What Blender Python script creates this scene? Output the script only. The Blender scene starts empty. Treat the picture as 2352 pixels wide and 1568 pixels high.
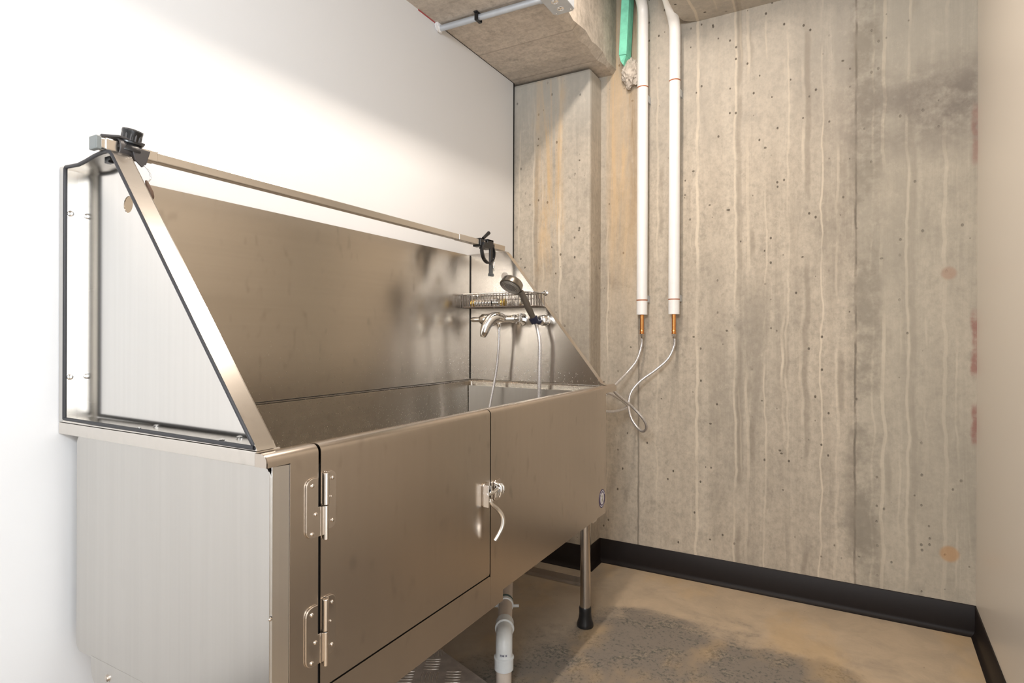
import bpy, bmesh, math, random
from mathutils import Vector, Matrix
random.seed(7)
SC = bpy.context.scene
COL = SC.collection
# ------------------------------------------------------------------ camera
cam = bpy.data.objects.new('camera', bpy.data.cameras.new('camera'))
COL.objects.link(cam)
cam.data.sensor_width = 36.0
cam.data.lens = 1348.6 / 2352 * 36
cam.data.shift_y = -11.0 / 2352
cam.data.clip_start = 0.02
YAW = math.atan(760 / 1348.6)
cam.matrix_world = (Matrix.Translation((0, 0, 1.08)) @ Matrix.Rotation(YAW, 4, 'Z')
                    @ Matrix.Rotation(math.pi / 2, 4, 'X') @ Matrix.Rotation(0.0036, 4, 'Z'))
SC.camera = cam
# ------------------------------------------------------------------ world, light, exposure
w = bpy.data.worlds.new('world'); SC.world = w; w.use_nodes = True
w.node_tree.nodes['Background'].inputs[0].default_value = (0.9, 0.93, 1.0, 1)
w.node_tree.nodes['Background'].inputs[1].default_value = 0.3
SC.view_settings.view_transform = 'Standard'
SC.view_settings.look = 'None'
SC.view_settings.gamma = 1.0
SC.view_settings.use_curve_mapping = False
SC.view_settings.exposure = 0.0

def area(name, loc, rot, sx, sy, power, color):
    l = bpy.data.lights.new(name, 'AREA'); l.shape = 'RECTANGLE'
    l.size = sx; l.size_y = sy; l.energy = power; l.color = color
    o = bpy.data.objects.new(name, l); COL.objects.link(o)
    o.location = loc; o.rotation_euler = rot
    return o
# the strip lamp above the open side of the tub, an added cool fill light on the rear wall, and the bright corridor outside the doorway
area('strip_lamp_light', (-0.68, 1.45, 2.655), (0, 0, 0), 0.07, 1.1, 26, (1.0, 0.88, 0.76))
area('added_fill_light', (0.0, -1.09, 2.02), (math.pi / 2, 0, 0), 0.6, 0.4, 44, (0.88, 0.94, 1.0))
area('corridor_light', (1.10, -0.35, 1.20), (0, math.pi / 2, 0), 2.2, 1.6, 33, (0.88, 0.94, 1.0))

# ------------------------------------------------------------------ helpers
def tag(o, label=None, cat=None, group=None, kind=None):
    if label: o['label'] = label
    if cat: o['category'] = cat
    if group: o['group'] = group
    if kind: o['kind'] = kind
    return o

def empty(name, loc, label, cat, group=None):
    o = bpy.data.objects.new(name, None); COL.objects.link(o)
    o.location = loc; o.empty_display_size = 0.05
    return tag(o, label, cat, group)

def obj(name, bm, mat, parent=None, smooth=None, bevel=0, seg=2):
    me = bpy.data.meshes.new(name)
    bmesh.ops.recalc_face_normals(bm, faces=bm.faces)
    bm.to_mesh(me); bm.free()
    o = bpy.data.objects.new(name, me); COL.objects.link(o)
    for m in (mat if isinstance(mat, (list, tuple)) else [mat]): me.materials.append(m)
    if parent is not None:
        o.parent = parent
        root = parent
        off = Vector((0, 0, 0))
        while root is not None:
            off += root.location; root = root.parent
        o.matrix_parent_inverse = Matrix.Identity(4)
        o.location = -off           # meshes are written in world coordinates
    if bevel:
        b = o.modifiers.new('bevel', 'BEVEL'); b.width = bevel; b.segments = seg; b.limit_method = 'ANGLE'; b.angle_limit = math.radians(40)
    if smooth is not None:
        for p in me.polygons: p.use_smooth = True
        try: me.set_sharp_from_angle(angle=math.radians(smooth))
        except Exception: pass
    return o

def struct(name, bm, mat, **k):
    return tag(obj(name, bm, mat, **k), kind='structure')

def NB(): return bmesh.new()

def box(bm, x0, x1, y0, y1, z0, z1):
    vs = [bm.verts.new((x, y, z)) for x in (x0, x1) for y in (y0, y1) for z in (z0, z1)]
    for f in ((0, 1, 3, 2), (4, 6, 7, 5), (0, 4, 5, 1), (2, 3, 7, 6), (0, 2, 6, 4), (1, 5, 7, 3)):
        bm.faces.new([vs[i] for i in f])
    return bm

def frame(d):
    d = Vector(d).normalized()
    up = Vector((0, 0, 1)) if abs(d.z) < 0.95 else Vector((0, 1, 0))
    a = d.cross(up).normalized(); b = a.cross(d).normalized()
    return a, b

def tube(bm, pts, r, n=16, cap=True):
    pts = [Vector(p) for p in pts]
    m = len(pts)
    rs = r if isinstance(r, (list, tuple)) else [r] * m
    rings = []
    pa = None
    for i, p in enumerate(pts):
        d = (pts[min(i + 1, m - 1)] - pts[max(i - 1, 0)])
        if d.length < 1e-9: d = Vector((0, 0, 1))
        d.normalize()
        if pa is None: a, b = frame(d)
        else:
            a = (pa - d * pa.dot(d))
            if a.length < 1e-6: a, b = frame(d)
            a.normalize(); b = a.cross(d).normalized()
        pa = a
        rings.append([bm.verts.new(p + (a * math.cos(t) + b * math.sin(t)) * rs[i])
                      for t in [2 * math.pi * k / n for k in range(n)]])
    for i in range(m - 1):
        for k in range(n):
            bm.faces.new((rings[i][k], rings[i][(k + 1) % n], rings[i + 1][(k + 1) % n], rings[i + 1][k]))
    if cap:
        bm.faces.new(rings[0][::-1]); bm.faces.new(rings[-1])
    return bm

def lathe(bm, o, d, prof, n=24):
    """prof: list of (distance along d, radius)"""
    d = Vector(d).normalized(); o = Vector(o); a, b = frame(d)
    rings = []
    for s, r in prof:
        rings.append([bm.verts.new(o + d * s + (a * math.cos(t) + b * math.sin(t)) * max(r, 1e-4))
                      for t in [2 * math.pi * k / n for k in range(n)]])
    for i in range(len(rings) - 1):
        for k in range(n):
            bm.faces.new((rings[i][k], rings[i][(k + 1) % n], rings[i + 1][(k + 1) % n], rings[i + 1][k]))
    bm.faces.new(rings[0][::-1]); bm.faces.new(rings[-1])
    return bm

def smooth_path(pts, k=8, closed=False):
    P = [Vector(p) for p in pts]; out = []
    n = len(P)
    rng = n if closed else n - 1
    for i in range(rng):
        if closed:
            p0, p1, p2, p3 = P[(i - 1) % n], P[i], P[(i + 1) % n], P[(i + 2) % n]
        else:
            p0, p1, p2, p3 = P[max(i - 1, 0)], P[i], P[i + 1], P[min(i + 2, n - 1)]
        for j in range(k):
            t = j / k
            out.append(0.5 * ((2 * p1) + (p2 - p0) * t + (2 * p0 - 5 * p1 + 4 * p2 - p3) * t * t + (3 * p1 - p0 - 3 * p2 + p3) * t ** 3))
    if not closed: out.append(P[-1])
    return out

def prism(bm, poly, vec, holes=()):
    """extrude polygon (list of 3d points), optionally with holes (lists of points), along vec"""
    vec = Vector(vec)
    loops = [list(poly)] + [list(h) for h in holes]
    vv = [[bm.verts.new(p) for p in l] for l in loops]
    if not holes:
        faces = [bm.faces.new(vv[0])]
    else:
        es = []
        for l in vv:
            for i in range(len(l)): es.append(bm.edges.new((l[i], l[(i + 1) % len(l)])))
        r = bmesh.ops.triangle_fill(bm, edges=es, use_beauty=True, use_dissolve=False)
        faces = [g for g in r['geom'] if isinstance(g, bmesh.types.BMFace)]
    r = bmesh.ops.extrude_face_region(bm, geom=faces)
    nv = [g for g in r['geom'] if isinstance(g, bmesh.types.BMVert)]
    bmesh.ops.translate(bm, verts=nv, vec=vec)
    return bm

def circ(c, u, v, r, n=32, r2=None):
    c = Vector(c); u = Vector(u); v = Vector(v)
    return [c + u * r * math.cos(2 * math.pi * k / n) + v * (r2 or r) * math.sin(2 * math.pi * k / n) for k in range(n)]

def roundrect(c, u, v, w, h, r, n=6):
    c = Vector(c); u = Vector(u); v = Vector(v); out = []
    for sx, sy, a0 in ((1, 1, 0), (-1, 1, 90), (-1, -1, 180), (1, -1, 270)):
        for k in range(n + 1):
            a = math.radians(a0 + 90 * k / n)
            out.append(c + u * (sx * (w / 2 - r) + r * math.cos(a)) + v * (sy * (h / 2 - r) + r * math.sin(a)))
    return out

# ------------------------------------------------------------------ materials
class Mt:
    def __init__(s, name, **k):
        s.m = bpy.data.materials.new(name); s.m.use_nodes = True
        s.t = s.m.node_tree; s.n = s.t.nodes; s.b = s.n['Principled BSDF']; s.out = s.n['Material Output']
        s.set(**k)
        s.geo = None
    def set(s, **k):
        mp = dict(color='Base Color', rough='Roughness', metal='Metallic', ior='IOR', coat='Coat Weight', aniso='Anisotropic', spec='Specular IOR Level')
        for a, v in k.items():
            if a == 'color': v = tuple(v) + (1,)
            s.b.inputs[mp[a]].default_value = v
    def new(s, ty, **k):
        n = s.n.new(ty)
        for a, v in k.items():
            if a.startswith('_'): setattr(n, a[1:], v)
        return n
    def link(s, a, b): s.t.links.new(a, b)
    def pos(s):
        if not s.geo: s.geo = s.new('ShaderNodeNewGeometry')
        return s.geo.outputs['Position']
    def sep(s):
        if not hasattr(s, '_sep'):
            s._sep = s.new('ShaderNodeSeparateXYZ'); s.link(s.pos(), s._sep.inputs[0])
        return s._sep.outputs
    def noise(s, scale, stretch=(1, 1, 1), detail=5, rough=0.55, off=(0, 0, 0), dist=0):
        mp = s.new('ShaderNodeMapping'); mp.inputs['Scale'].default_value = stretch; mp.inputs['Location'].default_value = off
        s.link(s.pos(), mp.inputs[0])
        n = s.new('ShaderNodeTexNoise'); n.inputs['Scale'].default_value = scale; n.inputs['Detail'].default_value = detail
        n.inputs['Roughness'].default_value = rough; n.inputs['Distortion'].default_value = dist
        s.link(mp.outputs[0], n.inputs['Vector'])
        return n.outputs['Fac']
    def voro(s, scale, stretch=(1, 1, 1), rnd=1.0):
        mp = s.new('ShaderNodeMapping'); mp.inputs['Scale'].default_value = stretch
        s.link(s.pos(), mp.inputs[0])
        n = s.new('ShaderNodeTexVoronoi'); n.inputs['Scale'].default_value = scale; n.inputs['Randomness'].default_value = rnd
        s.link(mp.outputs[0], n.inputs['Vector'])
        return n.outputs['Distance'], n.outputs['Color']
    def math(s, op, a, b=None, c=None, clamp=False):
        n = s.new('ShaderNodeMath'); n.operation = op; n.use_clamp = clamp
        for i, v in enumerate((a, b, c)):
            if v is None: continue
            if isinstance(v, (int, float)): n.inputs[i].default_value = v
            else: s.link(v, n.inputs[i])
        return n.outputs[0]
    def ramp(s, f, lo, hi, a=0.0, b=1.0, smooth=True):
        n = s.new('ShaderNodeMapRange'); n.interpolation_type = 'SMOOTHSTEP' if smooth else 'LINEAR'
        for i, v in zip((1, 2, 3, 4), (lo, hi, a, b)): n.inputs[i].default_value = v
        s.link(f, n.inputs[0]); return n.outputs[0]
    def mix(s, f, a, b, blend='MIX'):
        n = s.new('ShaderNodeMix'); n.data_type = 'RGBA'; n.blend_type = blend
        if isinstance(f, (int, float)): n.inputs[0].default_value = f
        else: s.link(f, n.inputs[0])
        for i, v in ((6, a), (7, b)):
            if isinstance(v, tuple): n.inputs[i].default_value = v + (1,)
            else: s.link(v, n.inputs[i])
        return n.outputs[2]
    def color(s, c): s.link(c, s.b.inputs['Base Color'])
    def rough(s, c): s.link(c, s.b.inputs['Roughness'])
    def bump(s, h, strength=0.3, dist=0.002):
        n = s.new('ShaderNodeBump'); n.inputs['Strength'].default_value = strength; n.inputs['Distance'].default_value = dist
        s.link(h, n.inputs['Height']); s.link(n.outputs[0], s.b.inputs['Normal'])
    def band(s, coord, c, wdt, soft):
        """1 inside |coord-c|<wdt, fading over soft"""
        d = s.math('ABSOLUTE', s.math('SUBTRACT', coord, c))
        return s.ramp(d, wdt, wdt + soft, 1.0, 0.0)

def concrete(name, kind):
    m = Mt(name, rough=0.82)
    X, Y, Z = m.sep()[0], m.sep()[1], m.sep()[2]
    big = m.noise(1.6, (1, 1, 0.6), 6, 0.6)
    streak = m.noise(9, (1.6, 1.6, 0.10), 7, 0.70, dist=0.8) if kind != 'beam' else m.noise(7, (0.3, 2.0, 2.0), 6, 0.6)
    fine = m.noise(55, (1, 1, 0.8), 6, 0.7)
    blot = m.noise(5.5, (1, 1, 1.0), 7, 0.68, off=(3, 1, 2))
    if kind == 'beam':
        A, B, C_ = (0.58, 0.51, 0.44), (0.47, 0.42, 0.365), (0.66, 0.59, 0.51)
    else:
        A, B, C_ = (0.46, 0.395, 0.315), (0.30, 0.262, 0.212), (0.57, 0.50, 0.405)
    c = m.mix(m.ramp(big, 0.36, 0.66), A, B)
    c = m.mix(m.math('MULTIPLY', m.ramp(streak, 0.42, 0.68), 0.45), c, C_)
    c = m.mix(m.math('MULTIPLY', m.ramp(streak, 0.30, 0.44, 1, 0), 0.5), c, (0.27, 0.235, 0.19))
    c = m.mix(m.math('MULTIPLY', m.ramp(blot, 0.56, 0.74), 0.55), c, (0.22, 0.195, 0.165))
    c = m.mix(m.ramp(fine, 0.40, 0.72, 0.0, 0.55, False), c, (0.24, 0.205, 0.165))
    mid = m.noise(17, (1, 1, 0.8), 8, 0.75, off=(9, 9, 9))
    c = m.mix(m.ramp(mid, 0.52, 0.72, 0, 0.45), c, (0.20, 0.175, 0.14))
    c = m.mix(m.ramp(mid, 0.30, 0.46, 0.30, 0), c, (0.60, 0.52, 0.42))
    h = m.math('ADD', m.math('MULTIPLY', fine, 0.6), m.math('MULTIPLY', streak, 0.6))
    if kind in ('wall', 'column'):
        # cooler light near the top painted in as grey; thin pale lime runs, bug holes
        gz = m.math('MULTIPLY', m.ramp(Z, 1.5, 2.45), 0.35)
        c = m.mix(gz, c, (0.44, 0.42, 0.385))
        xs = (-1.39, -1.31, -1.26, -1.17, -1.10) if kind == 'column' else (-0.985, -0.745, -0.59, -0.565, -0.475, -0.405, -0.385, -0.355, -0.285, -0.215, -0.20, -0.145, -0.075, -0.02, 0.10, 0.135, 0.19, 0.215, 0.27, 0.33, 0.365)
        wob2 = m.math('MULTIPLY', m.math('SUBTRACT', m.noise(3.0, (0.6, 1, 1.6), 3, 0.5, off=(7, 0, 0)), 0.5), 0.045)
        wob2 = m.math('ADD', wob2, m.math('MULTIPLY', m.math('SUBTRACT', m.noise(22, (1, 1, 0.35), 2, 0.5), 0.5), 0.003))
        xw = m.math('ADD', X, wob2)
        gaps = m.noise(5, (1.2, 1, 0.5), 3, 0.5, off=(0, 0, 5))
        tot = None
        for q, x0 in enumerate(xs):
            wd = (0.0008, 0.0022, 0.0012, 0.0035)[q % 4]
            b_ = m.band(xw, x0, wd, 0.0045)
            b_ = m.math('MULTIPLY', b_, m.ramp(m.math('ADD', gaps, 0.10 * math.sin(q * 2.7)), 0.42, 0.60, 0.0, (0.55, 0.30, 0.40)[q % 3]))
            tot = b_ if tot is None else m.math('MAXIMUM', tot, b_)
        c = m.mix(tot, c, (0.66, 0.57, 0.45))
        h = m.math('ADD', h, m.math('MULTIPLY', tot, 0.5))
        tot = None
        for q, x0 in enumerate(xs[1::2]):
            b_ = m.math('MULTIPLY', m.band(xw, x0 + 0.016, 0.004, 0.012), m.ramp(m.math('ADD', gaps, 0.12 * math.sin(q * 4.1)), 0.52, 0.62))
            tot = b_ if tot is None else m.math('MAXIMUM', tot, b_)
        c = m.mix(m.math('MULTIPLY', tot, 0.5), c, (0.22, 0.185, 0.145))
        d, vc = m.voro(42, (1.0, 1.0, 0.75))
        sc = m.new('ShaderNodeSeparateColor'); m.link(vc, sc.inputs[0])
        pick = m.ramp(sc.outputs[0], 0.86, 0.87, 0, 1, False)
        pit = m.math('MULTIPLY', m.ramp(m.math('SUBTRACT', d, m.math('MULTIPLY', sc.outputs[1], 0.17)), 0.04, 0.12, 1, 0), pick)
        pit = m.math('MULTIPLY', pit, m.ramp(m.noise(2.5, off=(1, 4, 0)), 0.38, 0.50))
        c = m.mix(m.math('MULTIPLY', pit, 0.85), c, (0.075, 0.06, 0.045))
        d2, vc2 = m.voro(14, (1.0, 1.0, 1.3))
        sc2 = m.new('ShaderNodeSeparateColor'); m.link(vc2, sc2.inputs[0])
        edge = m.math('ADD', d2, m.math('MULTIPLY', m.math('SUBTRACT', m.noise(60, detail=3), 0.5), 0.12))
        pit2 = m.math('MULTIPLY', m.ramp(edge, 0.05, 0.09, 1, 0), m.ramp(sc2.outputs[0], 0.80, 0.81, 0, 1, False))
        c = m.mix(m.math('MULTIPLY', pit2, 0.8), c, (0.09, 0.075, 0.055))
        ring = m.math('MULTIPLY', m.ramp(edge, 0.10, 0.34, 1, 0), m.ramp(sc2.outputs[1], 0.78, 0.80, 0, 1, False))
        c = m.mix(m.math('MULTIPLY', ring, 0.35), c, (0.23, 0.19, 0.15))
        h = m.math('SUBTRACT', h, m.math('MULTIPLY', m.math('MAXIMUM', pit, pit2), 1.5))
    if kind == 'wall':
        wob = m.math('MULTIPLY', m.math('SUBTRACT', m.noise(14, (1, 1, 1), 4), 0.5), 0.012)
        seam = m.band(m.math('ADD', X, wob), 0.043, 0.0012, 0.005)
        c = m.mix(m.math('MULTIPLY', seam, m.ramp(m.noise(18, (1, 1, .6), 3), 0.35, 0.6, 0.15, 0.9)), c, (0.13, 0.11, 0.085))
        side = m.ramp(X, 0.043, 0.06)
        c = m.mix(m.math('MULTIPLY', side, 0.35), c, (0.36, 0.335, 0.275))
        dn = m.band(m.math('ADD', X, wob), 0.075, 0.03, 0.05)
        c = m.mix(m.math('MULTIPLY', m.math('MULTIPLY', dn, m.ramp(blot, 0.40, 0.6)), 0.65), c, (0.20, 0.175, 0.14))
        # form-board line near the corner and rusty run below the foam
        s2 = m.band(m.math('ADD', X, wob), -0.83, 0.0012, 0.005)
        c = m.mix(m.math('MULTIPLY', s2, 0.6), c, (0.12, 0.10, 0.08))
        ru = m.math('MULTIPLY', m.band(X, -0.91, 0.045, 0.05), m.ramp(Z, 0.9, 2.1))
        c = m.mix(m.math('MULTIPLY', ru, m.ramp(streak, 0.36, 0.62, 0.25, 0.85)), c, (0.56, 0.37, 0.18))
        dk = m.math('MULTIPLY', m.band(m.math('ADD', X, m.math('MULTIPLY', wob, 2)), -0.862, 0.008, 0.02), m.ramp(Z, 1.3, 2.2))
        c = m.mix(m.math('MULTIPLY', dk, m.ramp(streak, 0.40, 0.6, 0.2, 0.8)), c, (0.12, 0.10, 0.08))
        dz = m.math('MULTIPLY', m.band(Z, 1.95, 0.03, 0.22), m.ramp(X, -0.25, 0.35))
        c = m.mix(m.math('MULTIPLY', dz, m.ramp(blot, 0.35, 0.6)), c, (0.19, 0.165, 0.14))
        rz = m.math('MAXIMUM', m.band(Z, 1.06, 0.09, 0.05), m.math('MAXIMUM', m.band(Z, 0.765, 0.05, 0.04), m.math('MULTIPLY', m.band(Z, 1.82, 0.08, 0.05), 0.6)))
        rd = m.math('MULTIPLY', m.ramp(m.math('ADD', X, m.math('MULTIPLY', wob, 2.0)), 0.402, 0.414), m.math('MULTIPLY', rz, m.ramp(m.noise(30, detail=3), 0.3, 0.6, 0.3, 1)))
        c = m.mix(m.math('MULTIPLY', rd, 0.65), c, (0.22, 0.06, 0.05))
        for (cx, cz, rr, cc) in ((0.34, 1.32, 0.016, (0.33, 0.22, 0.16)), (0.345, 0.285, 0.022, (0.42, 0.24, 0.11))):
            dx = m.math('SUBTRACT', X, cx); dzz = m.math('SUBTRACT', Z, cz)
            q = m.math('SQRT', m.math('ADD', m.math('MULTIPLY', dx, dx), m.math('MULTIPLY', dzz, dzz)))
            c = m.mix(m.math('MULTIPLY', m.ramp(q, rr, rr + 0.014, 1, 0), 0.7), c, cc)
    if kind == 'column':
        st = m.math('MULTIPLY', m.band(m.math('ADD', X, m.math('MULTIPLY', m.math('SUBTRACT', blot, .5), .1)), -1.235, 0.035, 0.06), m.ramp(Z, 1.2, 1.7))
        c = m.mix(m.math('MULTIPLY', st, m.ramp(streak, 0.42, 0.62, 0.0, 0.75)), c, (0.55, 0.36, 0.17))
        c = m.mix(m.math('MULTIPLY', m.ramp(Z, 1.9, 2.3), 0.35), c, (0.40, 0.40, 0.375))  # shade below the beam put into the colour as extra grey
    if kind == 'beam':
        bl = m.math('FRACT', m.math('MULTIPLY', Y, 3.4))
        ln = m.ramp(m.math('ABSOLUTE', m.math('SUBTRACT', bl, 0.5)), 0.006, 0.02, 1, 0)
        c = m.mix(m.math('MULTIPLY', ln, 0.45), c, (0.25, 0.205, 0.165))
    hs = m.new('ShaderNodeHueSaturation'); hs.inputs['Value'].default_value = 1.16; m.link(c, hs.inputs['Color'])
    m.color(hs.outputs[0]); m.bump(h, 0.5, 0.003)
    return m.m

def floor_mat():
    m = Mt('worn_concrete_floor', rough=0.6)
    X, Y = m.sep()[0], m.sep()[1]
    big = m.noise(2.1, detail=7, rough=0.62, off=(2.2, 0.4, 0), dist=0.5)
    med = m.noise(8, detail=8, rough=0.72, dist=0.6)
    fine = m.noise(75, detail=5, rough=0.75)
    c = m.mix(m.ramp(med, 0.3, 0.7), (0.52, 0.405, 0.285), (0.42, 0.33, 0.235))
    # the big trodden grey patch in the middle
    dx = m.math('ADD', X, 0.34); dy = m.math('SUBTRACT', Y, 1.58)
    q = m.math('SQRT', m.math('ADD', m.math('MULTIPLY', dx, dx), m.math('MULTIPLY', dy, dy)))
    q = m.math('ADD', q, m.math('MULTIPLY', m.math('SUBTRACT', big, 0.5), 0.9))
    patch = m.ramp(q, 0.60, 0.80, 1, 0)
    c = m.mix(m.math('MULTIPLY', patch, 0.85), c, (0.165, 0.148, 0.132))
    c = m.mix(m.math('MULTIPLY', patch, m.ramp(med, 0.50, 0.66, 0, 0.55)), c, (0.40, 0.33, 0.25))
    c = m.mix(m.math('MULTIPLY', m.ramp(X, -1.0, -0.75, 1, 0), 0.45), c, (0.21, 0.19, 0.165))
    spk = m.math('MULTIPLY', patch, m.ramp(m.math('ADD', m.math('MULTIPLY', fine, 0.6), m.math('MULTIPLY', med, 0.4)), 0.50, 0.58))
    c = m.mix(m.math('MULTIPLY', spk, 0.8), c, (0.06, 0.065, 0.06))
    c = m.mix(m.math('MULTIPLY', m.ramp(big, 0.56, 0.74), 0.40), c, (0.17, 0.145, 0.125))
    tan = m.noise(3.4, (1, 0.6, 1), 4, off=(5, 5, 0))
    c = m.mix(m.math('MULTIPLY', m.ramp(tan, 0.5, 0.68), 0.45), c, (0.56, 0.38, 0.19))
    d, vc = m.voro(55)
    sc = m.new('ShaderNodeSeparateColor'); m.link(vc, sc.inputs[0])
    dots = m.math('MULTIPLY', m.ramp(d, 0.06, 0.12, 1, 0), m.ramp(sc.outputs[0], 0.93, 0.94, 0, 1, False))
    c = m.mix(m.math('MULTIPLY', dots, 0.8), c, (0.09, 0.06, 0.04))
    m.color(c)
    m.rough(m.ramp(big, 0.3, 0.7, 0.42, 0.68))
    m.bump(m.math('ADD', m.math('MULTIPLY', fine, 0.5), med), 0.35, 0.003)
    return m.m

def paint(name, col, rough=0.55, bump=0.08):
    m = Mt(name, color=col, rough=rough)
    m.bump(m.noise(160, detail=3), bump, 0.001)
    return m.m

def steel(name, col=(0.63, 0.59, 0.54), rough=0.24, aniso=0.75, axis=(0, 1, 0), smudge=0.10, drops=False, brush=(1, 1, 1), spots=0.35, hi_drop=1.2):
    m = Mt(name, color=col, metal=1.0, rough=rough, aniso=aniso)
    v = m.new('ShaderNodeCombineXYZ')
    for i in range(3): v.inputs[i].default_value = axis[i]
    m.link(v.outputs[0], m.b.inputs['Tangent'])
    n = m.noise(6, detail=5, rough=0.6)
    lines = m.noise(90, brush, 2, 0.5)
    n = m.noise(2.5, detail=2, rough=0.5)
    r = m.ramp(n, 0.0, 1.0, rough - smudge * 0.3, rough + smudge * 0.4, False)
    c = m.mix(m.ramp(lines, 0.3, 0.7), tuple(col), tuple(x * 0.97 for x in col))
    sm = m.noise(34, (1, 1, 0.55), 1, 0.5, off=(4, 2, 1))
    c = m.mix(m.math('MULTIPLY', m.ramp(sm, 0.60, 0.86), spots), c, tuple(x * 0.5 for x in col))
    h = None
    if drops:
        d, vc = m.voro(150)
        sc = m.new('ShaderNodeSeparateColor'); m.link(vc, sc.inputs[0])
        Z = m.sep()[2]
        dn = m.math('MULTIPLY', m.ramp(sc.outputs[0], 0.55, 0.6, 0, 1, False), m.ramp(Z, 0.88, hi_drop, 1.0, 0.0))
        dr = m.math('MULTIPLY', m.ramp(d, 0.10, 0.34, 1, 0), dn)
        h = dr
        r = m.math('ADD', r, m.math('MULTIPLY', dr, 0.15))
        c = m.mix(m.math('MULTIPLY', dr, 0.35), c, (0.85, 0.80, 0.72))
    m.color(c); m.rough(r)
    if h is not None: m.bump(h, 0.12, 0.0006)
    return m.m

def plain(name, col, rough=0.5, metal=0.0, var=0.0):
    m = Mt(name, color=col, rough=rough, metal=metal)
    n = m.noise(30, detail=4)
    k = 1 - (var or 0.08)
    m.color(m.mix(m.ramp(n, 0.3, 0.7), tuple(col), tuple(x * k for x in col)))
    return m.m

M = {}
M['wall_con'] = concrete('streaked_concrete', 'wall')
M['col_con'] = concrete('stained_concrete', 'column')
M['beam_con'] = concrete('board_marked_concrete', 'beam')
M['floor'] = floor_mat()
M['white'] = paint('white_paint', (0.765, 0.765, 0.77), 0.5)
M['right'] = paint('glossy_wall_panel', (0.72, 0.67, 0.60), 0.32, 0.03)
M['ceil'] = concrete('ceiling_concrete', 'beam')
M['black'] = plain('black_vinyl', (0.012, 0.008, 0.007), 0.5)
M['black'].node_tree.nodes['Principled BSDF'].inputs['Specular IOR Level'].default_value = 0.25
M['steel_front'] = steel('brushed_steel_front', (0.60, 0.535, 0.47), 0.25, 0.75, (0.02, 0.03, 1), brush=(1, 1, 0.02))
M['steel_side'] = steel('brushed_steel_side', (0.62, 0.60, 0.57), 0.30, 0.5, (0.02, 0.03, 1), brush=(1, 1, 0.02), spots=0.04)
M['steel_in'] = steel('wet_brushed_steel', (0.60, 0.545, 0.475), 0.24, 0.8, (0.03, 0.02, 1), drops=True, brush=(1, 0.02, 1))
M['steel_end'] = steel('brushed_steel_end', (0.50, 0.455, 0.41), 0.24, 0.8, (0.03, 0.02, 1), drops=True, brush=(0.02, 1, 1), hi_drop=0.98)
M['steel_rim'] = steel('rim_steel', (0.70, 0.66, 0.61), 0.26, 0.0, (0.3, 0.2, 1), brush=(1, 0.02, 1))
M['steel_plate'] = steel('mirror_steel_plate', (0.74, 0.72, 0.69), 0.13, 0.2, (0.02, 0.03, 1), smudge=0.04, brush=(1, 1, 0.02), spots=0.0)
M['steel_small'] = steel('satin_steel', (0.66, 0.60, 0.54), 0.22, 0.0, (0, 0, 1))
M['galv'] = plain('galvanised_steel', (0.58, 0.62, 0.67), 0.4, 0.5)
M['chrome'] = plain('chrome', (0.86, 0.86, 0.86), 0.07, 1.0)
M['dark'] = plain('dark_gap', (0.01, 0.009, 0.008), 0.8)
M['rubber'] = plain('black_rubber', (0.03, 0.03, 0.034), 0.5)
M['strap'] = plain('grey_black_strap', (0.055, 0.05, 0.05), 0.42)
M['blackp'] = plain('black_plastic', (0.012, 0.012, 0.013), 0.3)
M['pvc_white'] = plain('white_pipe_cover', (0.90, 0.89, 0.87), 0.35, var=0.03)
M['pvc_beige'] = plain('beige_pipe', (0.66, 0.57, 0.49), 0.35, var=0.06)
M['pvc_grey'] = plain('grey_white_fitting', (0.74, 0.77, 0.78), 0.3, var=0.05)
M['copper'] = plain('copper', (0.80, 0.36, 0.12), 0.25, 1.0)
M['rust'] = plain('rust_brown_tape', (0.42, 0.13, 0.05), 0.6)
M['wire'] = plain('dull_dark_wire', (0.20, 0.165, 0.14), 0.3, 0.7)
M['brass'] = plain('brass', (0.80, 0.58, 0.20), 0.22, 1.0)
M['foam'] = plain('green_foam', (0.26, 0.80, 0.58), 0.8, var=0.2)
M['mortar'] = concrete('rough_mortar', 'beam')
M['headm'] = steel('dark_bronze_steel', (0.34, 0.31, 0.27), 0.28, 0.0)
M['headface'] = plain('dark_nozzle_face', (0.10, 0.09, 0.08), 0.4)
M['headring'] = plain('pale_nozzle_ring', (0.42, 0.38, 0.32), 0.4)
M['handle'] = plain('dark_brown_handle', (0.085, 0.07, 0.055), 0.3)
M['purple'] = plain('purple_print', (0.05, 0.03, 0.11), 0.4)
M['decal'] = plain('white_decal', (0.80, 0.77, 0.82), 0.4)
M['ink'] = plain('blue_grey_ink', (0.10, 0.09, 0.17), 0.5)
M['green'] = plain('dark_green_ring', (0.05, 0.10, 0.09), 0.4)
M['red'] = plain('red_caulk', (0.45, 0.08, 0.08), 0.6)
M['whitecaulk'] = plain('white_caulk', (0.85, 0.84, 0.84), 0.7)
M['endcap'] = plain('grey_plastic_cap', (0.20, 0.22, 0.22), 0.4)

def hose_mat():
    m = Mt('braided_steel_hose', color=(0.75, 0.73, 0.72), metal=0.75, rough=0.32)
    n = m.noise(420, detail=2)
    m.color(m.mix(m.ramp(n, 0.35, 0.65), (0.82, 0.80, 0.79), (0.55, 0.53, 0.53)))
    m.bump(n, 0.4, 0.001)
    return m.m
M['hose'] = hose_mat()

# ------------------------------------------------------------------ room
XW, XF = -1.421, -0.77            # left wall face, tub front plane
YB = 2.679                        # back wall face
CY, CX1 = 2.540, -1.020           # column front, column right side
ZB, XB = 2.332, -0.945            # beam underside, beam right side
ZC = 2.75                         # ceiling
YR = -1.15                        # rear wall
RA = math.radians(2.0)
def rx(y): return 0.423 - (YB - y) * math.tan(RA)

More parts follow.
